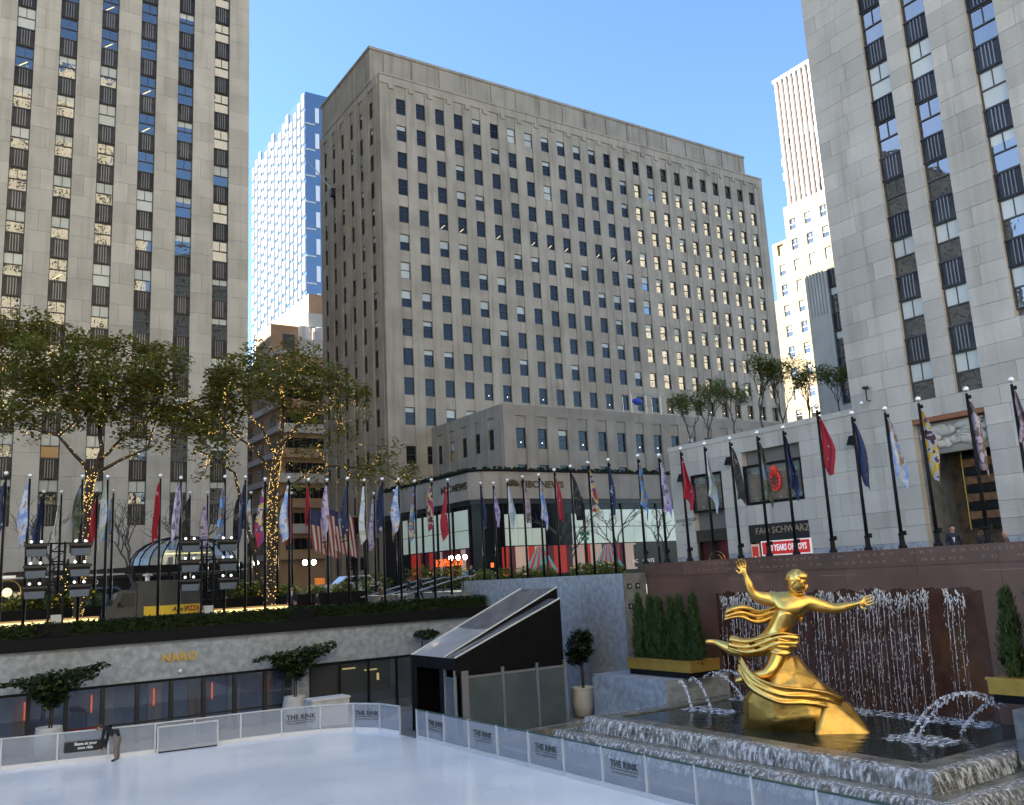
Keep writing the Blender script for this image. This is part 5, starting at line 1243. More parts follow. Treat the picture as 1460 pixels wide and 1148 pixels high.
# ---------------------------------------------------------------- trees
def limb(q, a, b, r0_, r1_, m, rng, wob=.12, n=5):
    a, b = Vector(a), Vector(b); L = (b-a).length; pts = [a+(b-a)*(i/n)+Vector((rng.uniform(-1, 1), rng.uniform(-1, 1), rng.uniform(-.5, .8)))*wob*L*.35*math.sin(math.pi*i/n) for i in range(n+1)]
    q.tube(pts, [r0_+(r1_-r0_)*i/n for i in range(n+1)], m, 6, False); return pts
def lights_on(q, pts, r, n, rng, s=.026):
    for _ in range(n):
        f = rng.random()*(len(pts)-1); i = int(f); p = pts[i].lerp(pts[min(i+1, len(pts)-1)], f-i); d = Vector((rng.gauss(0, 1), rng.gauss(0, 1), rng.gauss(0, .6))).normalized()*(r(f/(len(pts)-1)) if callable(r) else r)
        c = p+d; q.add([c+Vector((s, 0, 0)), c+Vector((0, s, 0)), c+Vector((-s, 0, 0)), c+Vector((0, -s, 0)), c+Vector((0, 0, s)), c-Vector((0, 0, s))], [(0, 1, 4), (1, 2, 4), (2, 3, 4), (3, 0, 4), (1, 0, 5), (2, 1, 5), (3, 2, 5), (0, 3, 5)], 'fairy')
def street_tree(label, Yp, base, trunk, clumps, seed, dens, lights, lm='leaf', lm2='leaf_autumn', p2=.22, lsize=.145, twigs=True):
    rng = random.Random(seed); b = at(base[0], base[1], 1, Yp); loc = Vector((b.x, Yp, base[2]))
    t = thing('plane_tree', label, 'tree', loc, 0, 'leafy trees behind the flags')
    tq = MB(); lq = MB(); paths = []
    for (pts, ra, rb) in trunk:
        P = [at(x, y, 1, Yp+dy) for x, y, dy in pts]
        if pts[0][1] == base[1] and pts[0][0] == base[0]: P[0].z = base[2]-.05
        fine = []
        for i in range(len(P)-1):
            for k in range(3): fine.append(P[i].lerp(P[i+1], k/3)+Vector((rng.uniform(-1, 1), rng.uniform(-1, 1), 0))*.05)
        fine.append(P[-1]); n = len(fine)-1
        ra *= .8; rb *= .8; tq.tube(fine, [ra+(rb-ra)*i/n for i in range(n+1)], 'bark', 7, False); paths.append((fine, ra, rb))
    cq = MB()
    tips = [p for f, _, _ in paths for p in f[2:]]
    for (px, py, rx, ry, dy, dn) in clumps:
        c = at(px, py, 1, Yp+dy); s = (c-CAM).dot(fw)/FPX; rX, rZ = rx*s, ry*s
        n = int(dens*8.5*rX*rZ*dn)
        for sub in range(6):
            cc = c+Vector((rng.uniform(-.85, .85)*rX, rng.uniform(-1, 1)*rX*.6, rng.uniform(-.75, .75)*rZ)); f_ = rng.uniform(.4, .68)
            leaf_cloud(cq, cc, (rX*f_, rX*f_, rZ*f_), n//6, lsize, lm, rng, lm2, p2)
        near = min(tips, key=lambda p: (p-c).length)
        pp = limb(tq, near, c, .05, .02, 'bark', rng)
        lights_on(lq, pp, .08, int(lights*.03), rng)
        for k in range(4):
            e = c+Vector((rng.uniform(-1, 1)*rX*.9, rng.uniform(-1, 1)*rX*.7, rng.uniform(-.8, .9)*rZ)); pp = limb(tq, pp[rng.randint(2, 4)] if len(pp) > 4 else c, e, .025, .008, 'bark', rng, n=4); lights_on(lq, pp, .06, int(lights*.012), rng)
            if k != 1: pp = [near, c, c, c, c, c]
    for f, ra, rb in paths: lights_on(lq, f, lambda s, ra=ra, rb=rb: ra+(rb-ra)*s+.03, int(lights*(2.0 if ra > .2 else .16)), rng)
    wmesh('trunk', tq, t, True); wmesh('crown', cq, t)
    o = obj('fairy_lights', lq); tag(o, 'warm fairy lights strung through the '+label, 'fairy lights', 'fairy lights in the trees', 'stuff'); return t
street_tree('broad green tree leaning in front of the limestone tower', 56, (110, 872, PR), [
    ([(110, 872, 0), (116, 780, 0), (122, 720, 0), (132, 678, 0)], .36, .27), ([(132, 678, 0), (145, 640, .5), (142, 590, 1), (165, 540, 1)], .22, .06), ([(132, 678, 0), (108, 650, -.5), (85, 622, -1), (108, 600, -1), (120, 560, -1)], .15, .05),
    ([(132, 678, 0), (175, 655, -.5), (210, 640, -1), (222, 600, -1)], .15, .05), ([(145, 655, 0), (175, 625, 1.5), (220, 590, 2.5)], .13, .05)],
    [(45, 520, 55, 42, 0, 1), (100, 540, 60, 42, 1, 1.1), (165, 525, 60, 45, 0, 1.1), (225, 545, 60, 45, -1, 1.1), (280, 570, 48, 42, 0, 1), (120, 490, 45, 24, 1, .8), (195, 495, 50, 24, 0, .8), (60, 575, 60, 38, -1, 1), (150, 590, 60, 30, 0, .8), (215, 605, 50, 32, 0, .8), (270, 615, 45, 26, 1, .7), (20, 550, 45, 40, 1, 1), (45, 612, 26, 20, 0, .5), (5, 590, 35, 30, 0, .8), (150, 560, 60, 40, -1, 1), (190, 565, 50, 40, .5, 1), (250, 590, 45, 35, -.5, .9), (300, 600, 36, 36, 0, .8), (80, 505, 45, 34, -.5, 1), (320, 560, 30, 30, .6, .8)], 5, 47, 170)
street_tree('yellowing tree at the left edge of the picture', 60, (-50, 872, ST), [([(-50, 872, 0), (-45, 700, 0), (-30, 600, 0), (10, 520, 0)], .34, .08), ([(-40, 640, 0), (-70, 560, 0)], .15, .05)],
    [(20, 470, 50, 28, 0, 1), (60, 485, 40, 25, 0, .8), (-10, 500, 60, 40, 0, 1), (-60, 540, 60, 50, 0, .8)], 6, 55, 160, 'leaf', 'leaf_autumn', .5)
street_tree('green tree with light-wrapped trunk in front of the street gap', 55, (386, 852, PR), [
    ([(386, 852, 0), (386, 780, 0), (390, 700, 0), (398, 640, 0)], .42, .28), ([(398, 640, 0), (405, 600, 0), (402, 560, 0), (425, 530, 0)], .2, .05), ([(396, 650, 0), (372, 610, .8), (350, 585, 1)], .13, .05), ([(392, 680, 0), (362, 640, -.6), (330, 615, -1), (310, 590, -1)], .12, .04),
    ([(398, 640, 0), (425, 605, -1), (455, 585, -1), (480, 580, 0)], .14, .05), ([(390, 720, 0), (420, 690, 0), (450, 665, .5), (490, 665, 1), (540, 672, 1), (575, 690, 1)], .13, .04), ([(380, 860, 1), (345, 720, 1.5), (335, 675, 1.5), (300, 650, 1.5), (275, 640, 1.5)], .16, .05)],
    [(345, 520, 40, 32, 0, .9), (395, 512, 42, 26, 1, .9), (440, 520, 45, 30, 0, 1), (400, 555, 55, 32, -1, .9), (465, 555, 42, 32, 0, 1), (505, 575, 25, 28, 0, .8), (345, 570, 40, 35, 1, .7), (440, 590, 45, 24, 0, .6), (300, 620, 36, 34, 0, .5), (330, 640, 30, 28, 1, .4), (455, 635, 45, 26, 1, .5), (490, 610, 28, 22, 0, .6), (540, 655, 36, 28, 0, 1), (575, 675, 24, 20, 0, .8), (500, 680, 50, 20, 0, .5), (440, 680, 40, 22, 0, .35), (295, 665, 28, 24, 1, .3), (375, 540, 45, 35, .8, .9), (425, 560, 45, 35, .5, .9), (330, 545, 35, 35, -.5, .8), (480, 540, 35, 30, .6, .8)], 8, 36, 330)
def bare_tree(label, base, h, seed, spread=1.0, m='bark_grey', leaves=0, lmat='leaf_bright', lsz=.1, group='bare street trees'):
    rng = random.Random(seed); t = thing('bare_tree' if not leaves else 'roof_tree', label, 'tree', base, 0, group); q = MB(); ends = []
    def grow(p, d, L, r, lev):
        e = p+d*L; pts = limb(q, p, e, r, r*.62, m, rng, .2, 4)
        if lev == 0: ends.append(e); return
        for k in range(3 if lev > 1 else 2):
            a = rng.uniform(0, 2*math.pi); sp = rng.uniform(.45, .95)*spread; n_ = (d+Vector((math.cos(a)*sp, math.sin(a)*sp, rng.uniform(-.05, .35)))).normalized(); grow(pts[-1 if k else 3], n_, L*rng.uniform(.6, .82), r*.6, lev-1)
    grow(Vector((0, 0, -.05)), Vector((0, 0, 1)), h*.36, h*.016, 4); obj('trunk', q, t)
    if leaves:
        q = MB()
        for e in ends: leaf_cloud(q, e, (.6, .6, .55), leaves, lsz, lmat, rng, 'leaf_autumn', .3)
        obj('crown', q, t)
    return t
for k, (px, py, Y_, h, lab) in enumerate(((815, 800, 66, 7.5, 'bare street tree in front of the circus window display'), (880, 798, 66, 8.5, 'bare street tree between the sky blue and dark blue flags'), (948, 798, 66, 8, 'bare street tree beside the shop wing corner'), (75, 850, 72, 9, 'bare street tree behind the left floodlight rack'), (185, 850, 73, 9, 'bare street tree left of the glass canopy'), (270, 850, 73, 9, 'bare street tree right above the glass canopy'))):
    p = at(px, py, 1, Y_); bare_tree(lab, (p.x, Y_, ST), h, 70+k, 1.1)
for k, (px, X_, h) in enumerate(((985, 50.5, 4.6), (1012, 51.5, 5.0), (1050, 50.5, 4.8), (1090, 51.0, 6.2), (1118, 52.5, 5.6), (1160, 53.5, 5.4), (1203, 50.0, 3.6))):
    p = at(px, 640, 0, X_); bare_tree('%s thin roof garden tree from the left above the shop wing' % ordn[k], (X_, p.y, 15.75), h, 90+k, .5, 'bark_grey', 30, 'leaf_bright', .1, 'roof garden trees')
q = MB(); q.box((46.6, 33.3, 15.70), (57.8, 49.1, 15.80), 'hedge'); o = wmesh('roof_garden', q, B3)
# small scaffold frame with blue tarpaulin on the podium roof
t = thing('roof_frame', 'thin roof scaffold frame with a blue tarpaulin on the podium', 'scaffold', (66, 76, 24.1)); q = MB()
for x in (0, 2.2, 4.4):
    for y in (0, 1.5): q.tube([(x, y, 0), (x, y, 2.4)], .03, 'steel', 4)
for z in (1.2, 2.4): q.tube([(0, 0, z), (4.4, 0, z)], .03, 'steel', 4)
obj('frame', q, t); q = MB(); q.ball((.9, 0, 1.6), .55, 'tarp', 9, 6, (1.4, .6, .7)); mat('tarp', (.02, .05, .4), .6); obj('tarpaulin', q, t)

# ---------------------------------------------------------------- street furniture on the promenade
def rack(px, label):
    c = at(px, 890, 1, 50.9); t = thing('floodlight_rack', label, 'floodlight rack', (c.x, 50.9, PR), 0, 'floodlight racks behind the hedge')
    q = MB()
    for x in (-.32, .32): q.tube([(x, 0, 0), (x, 0, 4.55)], .06, 'black_metal', 6)
    for k in range(8): q.tube([(-.32, 0, .6+k*.5), (.32, 0, .6+k*.5)], .035, 'black_metal', 5); q.tube([(-.32, 0, .6+k*.5), (.32, 0, 1.1+k*.5)], .02, 'black_metal', 4)
    obj('mast', q, t)
    for k, z in enumerate((4.5, 3.45, 2.45)):
        q = MB(); q.tube([(-1.45, -.05, z), (1.45, -.05, z)], .04, 'black_metal', 5); obj('crossbar', q, t)
        for x in (-1.0, 1.0):
            h = obj('floodlight', fl_body, t, (x, -.15, z)); obj('lens', fl_lens, h); 
            for dx in (-.22, .22): obj('lamp_bulb', fl_bulb, h, (dx, -.05, .1))
    q = MB(); q.box((-.7, -.45, .3), (.7, .35, .55), 'black_metal'); q.box((-.2, -.3, .55), (.25, .1, 1.0), 'pot'); obj('ballast', q, t)
q = MB(); q.box((-.48, -.2, -.5), (.48, .15, -.02), 'black_metal'); q.box((-.55, -.28, -.14), (.55, -.1, -.02), 'dark_metal'); fl_body = q.mesh('floodlight_body')
q = MB(); q.add([(-.42, -.24, -.62), (.42, -.24, -.62), (.46, -.3, -.28), (-.46, -.3, -.28)], [(0, 1, 2, 3)], 'lamp_off'); q.box((-.44, -.22, -.63), (.44, -.12, -.27), 'black_metal'); fl_lens = q.mesh('floodlight_lens')
q = MB(); q.ball((0, 0, 0), .07, 'bulb', 7, 5); mat('bulb', (1, 1, 1), .3, emit=(1, 1, 1), es=.4); fl_bulb = q.mesh('floodlight_bulb')
rack(78, 'black floodlight rack with six lamps left of the pizza van'); rack(295, 'black floodlight rack with six lamps right of the pizza van')
# pizza van
c = at(150, 880, 1, 53); VX = c.x
t = thing('food_van', 'small grey three-wheeled food van with yellow pizza banner', 'van', (VX, 53, PR))
q = MB(); q.prism([(1.55, .5), (4.9, .5), (4.9, 2.45), (1.6, 2.45)], -.1, 1.5, 'truck_grey'); q.box((1.5, -.16, 2.4), (4.95, 1.56, 2.48), 'truck_grey'); obj('box_body', q, t)
q = MB(); q.prism([(.0, .45), (1.55, .45), (1.55, 2.0), (1.1, 2.05), (.62, 1.92), (.3, 1.25), (.02, 1.1)], 0, 1.4, 'truck_grey'); obj('cab', q, t)
q = MB(); q.prism([(.55, 1.16), (1.44, 1.16), (1.44, 1.88), (.82, 1.88)], -.025, -.004, 'sign_black'); obj('cab_window', q, t)
q = MB(); q.add([(.31, .1, 1.26), (.31, 1.3, 1.26), (.6, 1.3, 1.88), (.6, .1, 1.88)], [(0, 1, 2, 3)], 'window_glass'); q.v = [(x-.015, y, z) for x, y, z in q.v]; obj('windscreen', q, t)
for (x, y) in ((.5, .7), (3.9, 0), (3.9, 1.4)):
    q = MB(); q.tube([(x, y-.09, .27), (x, y+.09, .27)], .27, 'rubber', 16); w_ = obj('wheel', q, t); q = MB(); q.tube([(x, y-.1, .27), (x, y+.1, .27)], .14, 'steel', 12); obj('rim', q, w_)
q = MB(); q.box((1.9, -.16, .62), (4.85, -.11, 1.12), 'yellow'); obj('banner', q, t)
text('banner_letters', "Ace's", 'print_grey', t, (VX+3.75, 53-.17, PR+.88), 0, .36, .004, bold=.01, shear=.2); text('banner_letters', 'PIZZA', 'letter_red', t, (VX+4.45, 53-.17, PR+.88), 0, .38, .004, bold=.015, sx=.72)
q = MB(); q.ball((.06, .25, .8), .1, 'lamp_off', 9, 6); obj('headlight', q, t); q = MB(); q.ball((.06, 1.15, .8), .1, 'lamp_off', 9, 6); obj('headlight', q, t)
q = MB(); q.tube([(.9, -.02, 1.15), (.7, -.2, 1.25)], .02, 'black_metal', 5); q.box((.62, -.26, 1.2), (.72, -.14, 1.42), 'black_metal'); obj('wing_mirror', q, t)
q = MB(); q.lathe([(.12, 0), (.12, .25), (.28, .3), (.28, .36), (.05, .45)], 'steel', 12, (2.2, .7, 2.48)); obj('roof_vent', q, t)
# glowing strip bench
for k, (a, b, lab) in enumerate(((-6, 7.8, 'glowing yellow light strip left of the pizza van'), (13.1, 18.0, 'glowing yellow light strip right of the pizza van'))):
    t = thing('light_strip', lab, 'light strip', ((a+b)/2, 52.3, PR)); q = MB(); q.box((a, 52.3, 5.84), (b, 52.4, 5.98), 'strip_light'); wmesh('lit_tube', q, t)
    q = MB(); q.box((a-.1, 52.4, PR), (b+.1, 52.7, 6.08), 'plaster_tan'); wmesh('bench', q, t)
t = thing('planter', 'black planter box on the hedge line beside the navy jacket', 'planter', (17.9, 50.2, PR)); q = MB(); q.box((17.2, 49.35, 5.28), (18.6, 50.3, 5.72), 'coping'); wmesh('box', q, t); q = MB(); q.box((17.15, 49.3, 5.72), (18.65, 50.35, 5.78), 'black_metal'); wmesh('rim', q, t)
t = thing('planter', 'black planter box on the hedge line under the left floodlight rack', 'planter', (5.4, 50.2, PR)); q = MB(); q.box((4.75, 49.35, 5.28), (6.1, 50.3, 5.85), 'coping'); wmesh('box', q, t); q = MB(); q.box((4.7, 49.3, 5.85), (6.15, 50.35, 5.9), 'black_metal'); wmesh('rim', q, t)
# glass canopy: half-barrel of ribs and panes
DX, DY, DW = 16.35, 70.5, 3.85
t = thing('glass_canopy', 'arched black-ribbed glass canopy by the limestone tower', 'canopy', (DX, DY, ST))
q = MB(); q.box((DX-DW, DY-1.6, 8.6), (DX+DW, DY+1.6, 9.12), 'black_metal'); wmesh('beam', q, t)
nr = 12
for k in range(nr+1):
    a = math.pi*k/nr; q = MB(); pts = []
    for j in range(7):
        e = math.pi/2*j/6; pts.append((DX-DW*math.cos(a)*math.cos(e*.95), DY-1.6*math.sin(a)*math.cos(e), 9.12+2.05*math.sin(e)))
    q.tube(pts, .055, 'black_metal', 5); wmesh('rib', q, t)
for k in range(nr):
    q = MB(); P = []
    for a in (math.pi*k/nr, math.pi*(k+1)/nr): P.append([(DX-DW*math.cos(a)*math.cos(math.pi/2*j/6*.95), DY-1.6*math.sin(a)*math.cos(math.pi/2*j/6), 9.12+2.05*math.sin(math.pi/2*j/6)) for j in range(7)])
    for j in range(6): q.quad(P[0][j], P[1][j], P[1][j+1], P[0][j+1], 'dome_glass')
    wmesh('glass_pane', q, t)
q = MB(); q.box((DX-1.5, DY-.4, 9.9), (DX+1.8, DY-.35, 9.98), 'strip_light'); wmesh('inner_lamp', q, t)
for x in (-DW+.1, -1.4, 1.4, DW-.1): q = MB(); q.tube([(DX+x, DY-1.4, ST), (DX+x, DY-1.4, 8.6)], .08, 'black_metal', 6); wmesh('column', q, t)
# cars in the street
def car(label, x, y, rz, body):
    t = thing('parked_car', label, 'car', (x, y, ST), rz, 'cars in the street')
    q = MB(); q.prism([(-2.2, .35), (2.2, .35), (2.22, .8), (1.5, .95), (-1.9, .98), (-2.2, .85)], -.85, .85, body); obj('body', q, t)
    q = MB(); q.prism([(-1.7, .97), (1.2, .95), (.6, 1.45), (-1.2, 1.47)], -.74, .74, body); o = obj('roof', q, t)
    q = MB(); q.prism([(-1.5, 1.0), (1.0, .99), (.5, 1.38), (-1.1, 1.39)], -.76, .76, 'window_glass'); obj('side_window', q, t)
    for sx in (-1.4, 1.4):
        for sy in (-.82, .82):
            q = MB(); q.tube([(sx, sy-.1, .32), (sx, sy+.1, .32)], .32, 'rubber', 14); w_ = obj('wheel', q, t); q = MB(); q.tube([(sx, sy-.11, .32), (sx, sy+.11, .32)], .18, 'steel', 10); obj('rim', q, w_)
    for sy in (-.6, .6): q = MB(); q.ball((2.2, sy, .7), .13, 'ball', 8, 5, (.5, 1, .7)); obj('headlight', q, t)
for k, (px, lab, m, yy) in enumerate(((150, 'blue car behind the leaning tree trunk', 'car_blue', 63.5), (32, 'dark car at the left edge behind the floodlight rack', 'car_dark', 63.5), (500, 'white car behind the orange board', 'car_white', 64.5), (690, 'dark car in front of the circus window display', 'car_dark', 65.5), (345, 'dark car beyond the right floodlight rack', 'car_dark', 63.5))):
    p = at(px, 845, 1, yy); car(lab, p.x, yy, 0 if k != 2 else math.pi, m)
# lit work lamps on stands
for (px, py, n_, lab) in ((365, 803, 1, 'lit work lamp on a stand left of the wrapped trunk'), (441, 802, 2, 'pair of lit work lamps right of the wrapped trunk'), (653, 795, 3, 'row of three lit work lamps before the circus display')):
    c = at(px, py, 1, 60.3); t = thing('work_lamp', lab, 'work lamp', (c.x, 60.3, ST)); q = MB(); q.tube([(0, 0, 0), (0, 0, c.z-ST)], .04, 'black_metal', 6)
    for a in range(3): q.tube([(0, 0, .5), (.5*math.cos(a*2.1), .5*math.sin(a*2.1), 0)], .025, 'black_metal', 4)
    obj('stand', q, t)
    for i in range(n_):
        x = (i-(n_-1)/2)*.62; q = MB(); q.box((x-.22, .02, c.z-ST-.18), (x+.22, .2, c.z-ST+.18), 'black_metal'); hd = obj('head', q, t); q = MB(); q.ball((x, -.02, c.z-ST), .17, 'flood_on', 10, 6, (1, .4, 1)); obj('bulb', q, hd)
t = thing('orange_board', 'bright orange sign board beyond the hedge', 'sign', (22.3, 60.5, ST)); p = at(456, 829, 1, 60.5); q = MB(); q.box((p.x-.35, 60.48, p.z-.22), (p.x+.35, 60.52, p.z+.22), 'orange'); wmesh('board', q, t); q = MB(); q.tube([(p.x, 60.55, ST), (p.x, 60.55, p.z)], .03, 'dark_metal', 5); wmesh('post', q, t)
# traffic signal mast with signals and two striped flags on the street corner
t = thing('traffic_signal', 'black traffic signal post with two hanging signal heads', 'traffic light', (27.3, 61, ST)); p = at(506, 700, 1, 61); b = p.x
q = MB(); q.tube([(b, 61, ST), (b, 61, 13.2)], [.12, .07], 'black_metal', 8); wmesh('post', q, t)
for px in (497, 517):
    p = at(px, 804, 1, 61); q = MB(); q.box((p.x-.2, 60.7, p.z-.45), (p.x+.2, 60.95, p.z+.45), 'black_metal')
    for k in range(3): q.ball((p.x, 60.68, p.z+.28-.28*k), .1, 'sign_black', 8, 5)
    wmesh('signal_head', q, t)
p = at(505, 750, 1, 61); q = MB(); q.box((p.x-.4, 60.6, p.z-.6), (p.x+.35, 60.95, p.z+.6), 'black_metal'); wmesh('speaker_box', q, t)
q = MB(); q.tube([(b, 61, 11.6), (b-1.2, 60.8, 12.3), (b+1.6, 60.8, 11.0)], .04, 'steel', 5); wmesh('arm', q, t)
def usflag(px, label, lean):
    c = at(px, 745, 1, 60); t = thing('striped_flag', label, 'flag', (c.x, 60, c.z), 0, 'striped flags over the street')
    q = MB(); q.tube([(-1.2, .1, -1.7), (1.6, .0, -1.0)], .035, 'black_metal', 5); obj('staff', q, t)
    for k in range(13):
        q = MB(); m = 'us_red' if k % 2 == 0 else 'us_white'; pts = []
        for j in range(9):
            v = j/8; x = -.95+k*.15+v*.55*lean; pts.append((x, .1*math.sin(k*.9+v*3), 1.0-v*2.9-k*.05))
        for j in range(8): q.quad(pts[j], (pts[j][0]+.15, .1*math.sin((k+1)*.9+j/8*3), pts[j][2]-.05), (pts[j+1][0]+.15, .1*math.sin((k+1)*.9+(j+1)/8*3), pts[j+1][2]-.05), pts[j+1], m)
        obj('stripe', q, t)
    q = MB()
    for k in range(7):
        for j in range(3):
            a = (-1.0+k*.15+j/8*.55*lean, .1*math.sin(k*.9+j/8*3)-.02, 1.02-j/8*2.9-k*.05); b_ = (a[0]+.15, .1*math.sin((k+1)*.9+j/8*3)-.02, a[2]-.05); j2 = j+1
            d_ = (-1.0+k*.15+j2/8*.55*lean, .1*math.sin(k*.9+j2/8*3)-.02, 1.02-j2/8*2.9-k*.05); c_ = (d_[0]+.15, .1*math.sin((k+1)*.9+j2/8*3)-.02, d_[2]-.05); q.quad(a, b_, c_, d_, 'us_blue')
    obj('canton', q, t)
mat('us_red', (.26, .03, .03), .7); mat('us_white', (.5, .48, .46), .7); mat('us_blue', (.02, .03, .1), .7)
usflag(459, 'waving red and white striped flag nearer the crimson flag', .5); usflag(484, 'waving red and white striped flag nearer the signal post', .8)
# street sign and signal near the circus window
t = thing('traffic_signal', 'traffic signal with glowing red hand before the circus display', 'traffic light', (40, 68.3, ST)); p = at(700, 806, 1, 68.3); q = MB(); q.tube([(p.x+.4, 68.3, ST), (p.x+.4, 68.3, 9)], .07, 'black_metal', 6); wmesh('post', q, t); q = MB(); q.box((p.x-.3, 68, p.z-.35), (p.x+.3, 68.2, p.z+.35), 'black_metal'); q.box((p.x-.2, 67.97, p.z-.2), (p.x+.1, 68, p.z+.2), 'neon'); wmesh('signal_head', q, t)
t = thing('street_sign', 'green street name sign on a dark post before the news building', 'sign', (52, 67, ST)); p = at(833, 762, 1, 67); q = MB(); q.tube([(p.x, 67, ST), (p.x, 67, p.z+3.5)], .06, 'black_metal', 6); wmesh('post', q, t)
q = MB(); q.box((p.x-.55, 66.9, p.z-.1), (p.x+.55, 66.94, p.z+.25), 'sign_green'); q.box((p.x-.45, 66.9, p.z-.55), (p.x+.4, 66.94, p.z-.25), 'sign_green'); mat('sign_green', (.03, .2, .12), .5); wmesh('plate', q, t); q = MB(); q.box((p.x-.7, 66.8, p.z+1.3), (p.x-.2, 67.1, p.z+2.6), 'black_metal'); wmesh('signal_box', q, t)
# flowering bushes along the upper level
rng = random.Random(77)
bushes = [(690, 812, 33.4), (722, 812, 33.4), (750, 815, 33.4), (775, 816, 33.4), (830, 803, 33.4), (850, 806, 33.4), (872, 808, 33.4)]
for k, (px, py, xx) in enumerate(bushes):
    p = at(px, py, 0, xx); t = thing('flowering_bush', '%s leafy bush from the left along the pale granite wall' % ordn[k], 'bush', (xx, p.y, ST), 0, 'bushes along the pale wall'); q = MB()
    leaf_cloud(q, (0, 0, .75), (.8, 1.0, .7), 650, .12, 'leaf', rng, 'leaf_bright', .5)
    for i in range(5): q.ball((rng.uniform(-.7, .1), rng.uniform(-.8, .8), rng.uniform(.5, 1.3)), .06, 'flower', 6, 4)
    obj('foliage', q, t); q = MB(); q.tube([(0, 0, 0), (0, 0, .7)], .05, 'bark', 5); obj('stem', q, t)
for k, (px, yy, sc_) in enumerate(((345, 59, 1.3), (372, 59, 1.2), (410, 58.6, .9), (450, 58.6, .8), (490, 58.6, .9), (535, 59.5, 1.3), (600, 60.5, 1.7), (622, 60.5, 1.5), (650, 60.5, 1.6), (30, 58.7, 1.0), (70, 58.7, 1.0), (120, 58.7, 1.2), (240, 58.7, .8))):
    p = at(px, 840, 1, yy); t = thing('flowering_bush', '%s leafy bush from the %s' % (ordn[k if k < 9 else k-9], 'right floodlight rack along the street edge' if k < 9 else 'left edge in front of the dark shop windows'), 'bush', (p.x, yy, ST), 0, 'bushes along the street'); q = MB()
    leaf_cloud(q, (0, 0, .6*sc_), (1.0*sc_, .7, .6*sc_), 600, .13, 'leaf', rng, 'leaf_bright', .35)
    for i in range(6): q.ball((rng.uniform(-.8, .8), rng.uniform(-.7, 0), rng.uniform(.4, 1.0)*sc_), .07, 'flower', 6, 4)
    obj('foliage', q, t); q = MB(); q.tube([(0, 0, -.02), (0, 0, .6)], .05, 'bark', 5); obj('stem', q, t)
# cone tree wrapped in lights and glowing clock ornament by the left shop
t = thing('light_cone', 'dark cone bush dotted with warm lights behind the left floodlight rack', 'bush', (at(95, 850, 1, 60).x, 60, ST)); q = MB(); rng = random.Random(3); q.lathe([(.9, 0), (.5, 1.5), (.03, 3.2)], 'hedge', 10)
for k in range(150):
    s = rng.random(); a = rng.uniform(0, 6.28); r_ = .95*(1-s); q.ball((r_*math.cos(a), r_*math.sin(a), 3.2*s), .03, 'fairy', 4, 3)
obj('foliage', q, t)
c = at(10, 845, 1, 60); t = thing('ring_lantern', 'glowing ring lantern on a stand at the left edge', 'lantern', (c.x, 60, ST)); q = MB()
for i in range(18):
    a, b_ = 2*math.pi*i/18, 2*math.pi*(i+1)/18; q.tube([(.7*math.cos(a), 0, c.z-ST+.7*math.sin(a)), (.7*math.cos(b_), 0, c.z-ST+.7*math.sin(b_))], .04, 'gold_letter', 5)
q.tube([(0, 0, 0), (0, 0, c.z-ST-.7)], .05, 'gold_letter', 6); obj('ring', q, t); q = MB(); q.ball((0, -.05, c.z-ST), .26, 'strip_light', 10, 7); obj('globe', q, t); q = MB(); q.box((-.4, -.05, c.z-ST+.8), (.4, .05, c.z-ST+.95), 'sign_white'); obj('bow', q, t)
# ---------------------------------------------------------------- buildings far down the streets
t = thing('glass_tower', 'tall glass tower with staggered white panels beyond the street gap', 'building', (150, 430, ST))
TX, TY, TZ = 147.6, 400, 252.5
q = MB(); q.box((TX, TY, ST), (TX+60, 488, TZ), 'tower_glass'); wmesh('shaft', q, t)
GE = Fac('E', TX); GN = Fac('N', TY); rr = random.Random(12); cnt = 0
ncol = 15; cw = 88/ncol
for c in range(ncol):
    for r in range(22):
        zt = TZ-1-r*9.6-(c % 4)*2.4
        if zt < 60 or cnt >= 300: continue
        u0 = TY+c*cw+cw*.08; GE.ubox('white_panel', 'panel_white', t, u0, u0+cw*.46, zt-7.4, zt, 0, .8); cnt += 1
q = MB()
for c in range(5):
    for r in range(14):
        zt = TZ-8-r*14-(c % 2)*7; GN.box(q, TX+5+c*11, TX+7+c*11, zt-8, zt, 0, .5, 'panel_white'); GN.box(q, TX+c*11, TX+c*11+5, zt-9.5, zt-8.8, 0, .3, 'blind')
wmesh('fin_set', q, t)
# tan corner apartment block with ribbon windows
t = thing('apartment_block', 'tan brick apartment block with ribbon windows behind the wrapped tree', 'building', (48, 150, ST))
AY = 135; N = Fac('N', AY)
xl = at(398, 520, 1, AY).x; xr = at(480, 520, 1, AY).x; zt = at(400, 505, 1, AY).z
q = MB(); q.box((xl, AY, ST), (xr+20, 170, zt), 'plaster_tan'); wmesh('wall', q, t)
z = zt-1.2; k = 0
while z > ST+6:
    N.ubox('ribbon_window', 'window_glass_still', t, xl+1.0, xr-2.2, z-2.1, z-.4, -.05, .12)
    for i in range(7): N.ubox('window_bar', 'window_frame', t, xl+1.2+i*(xr-xl-3.6)/6, xl+1.32+i*(xr-xl-3.6)/6, z-2.1, z-.4, .12, .18)
    N.ubox('balcony_band', 'plaster_tan' if k % 2 else 'plaster_pale', t, xl-.3, xr-2.0, z-3.6, z-2.15, 0, .9)
    for i in range(2): N.ubox('window', 'window_glass_still', t, xr-1.6+i*2.2, xr-.4+i*2.2, z-2.2, z-.5, -.05, .06)
    z -= 3.9; k += 1
EA = Fac('E', xl)
z = zt-1.2
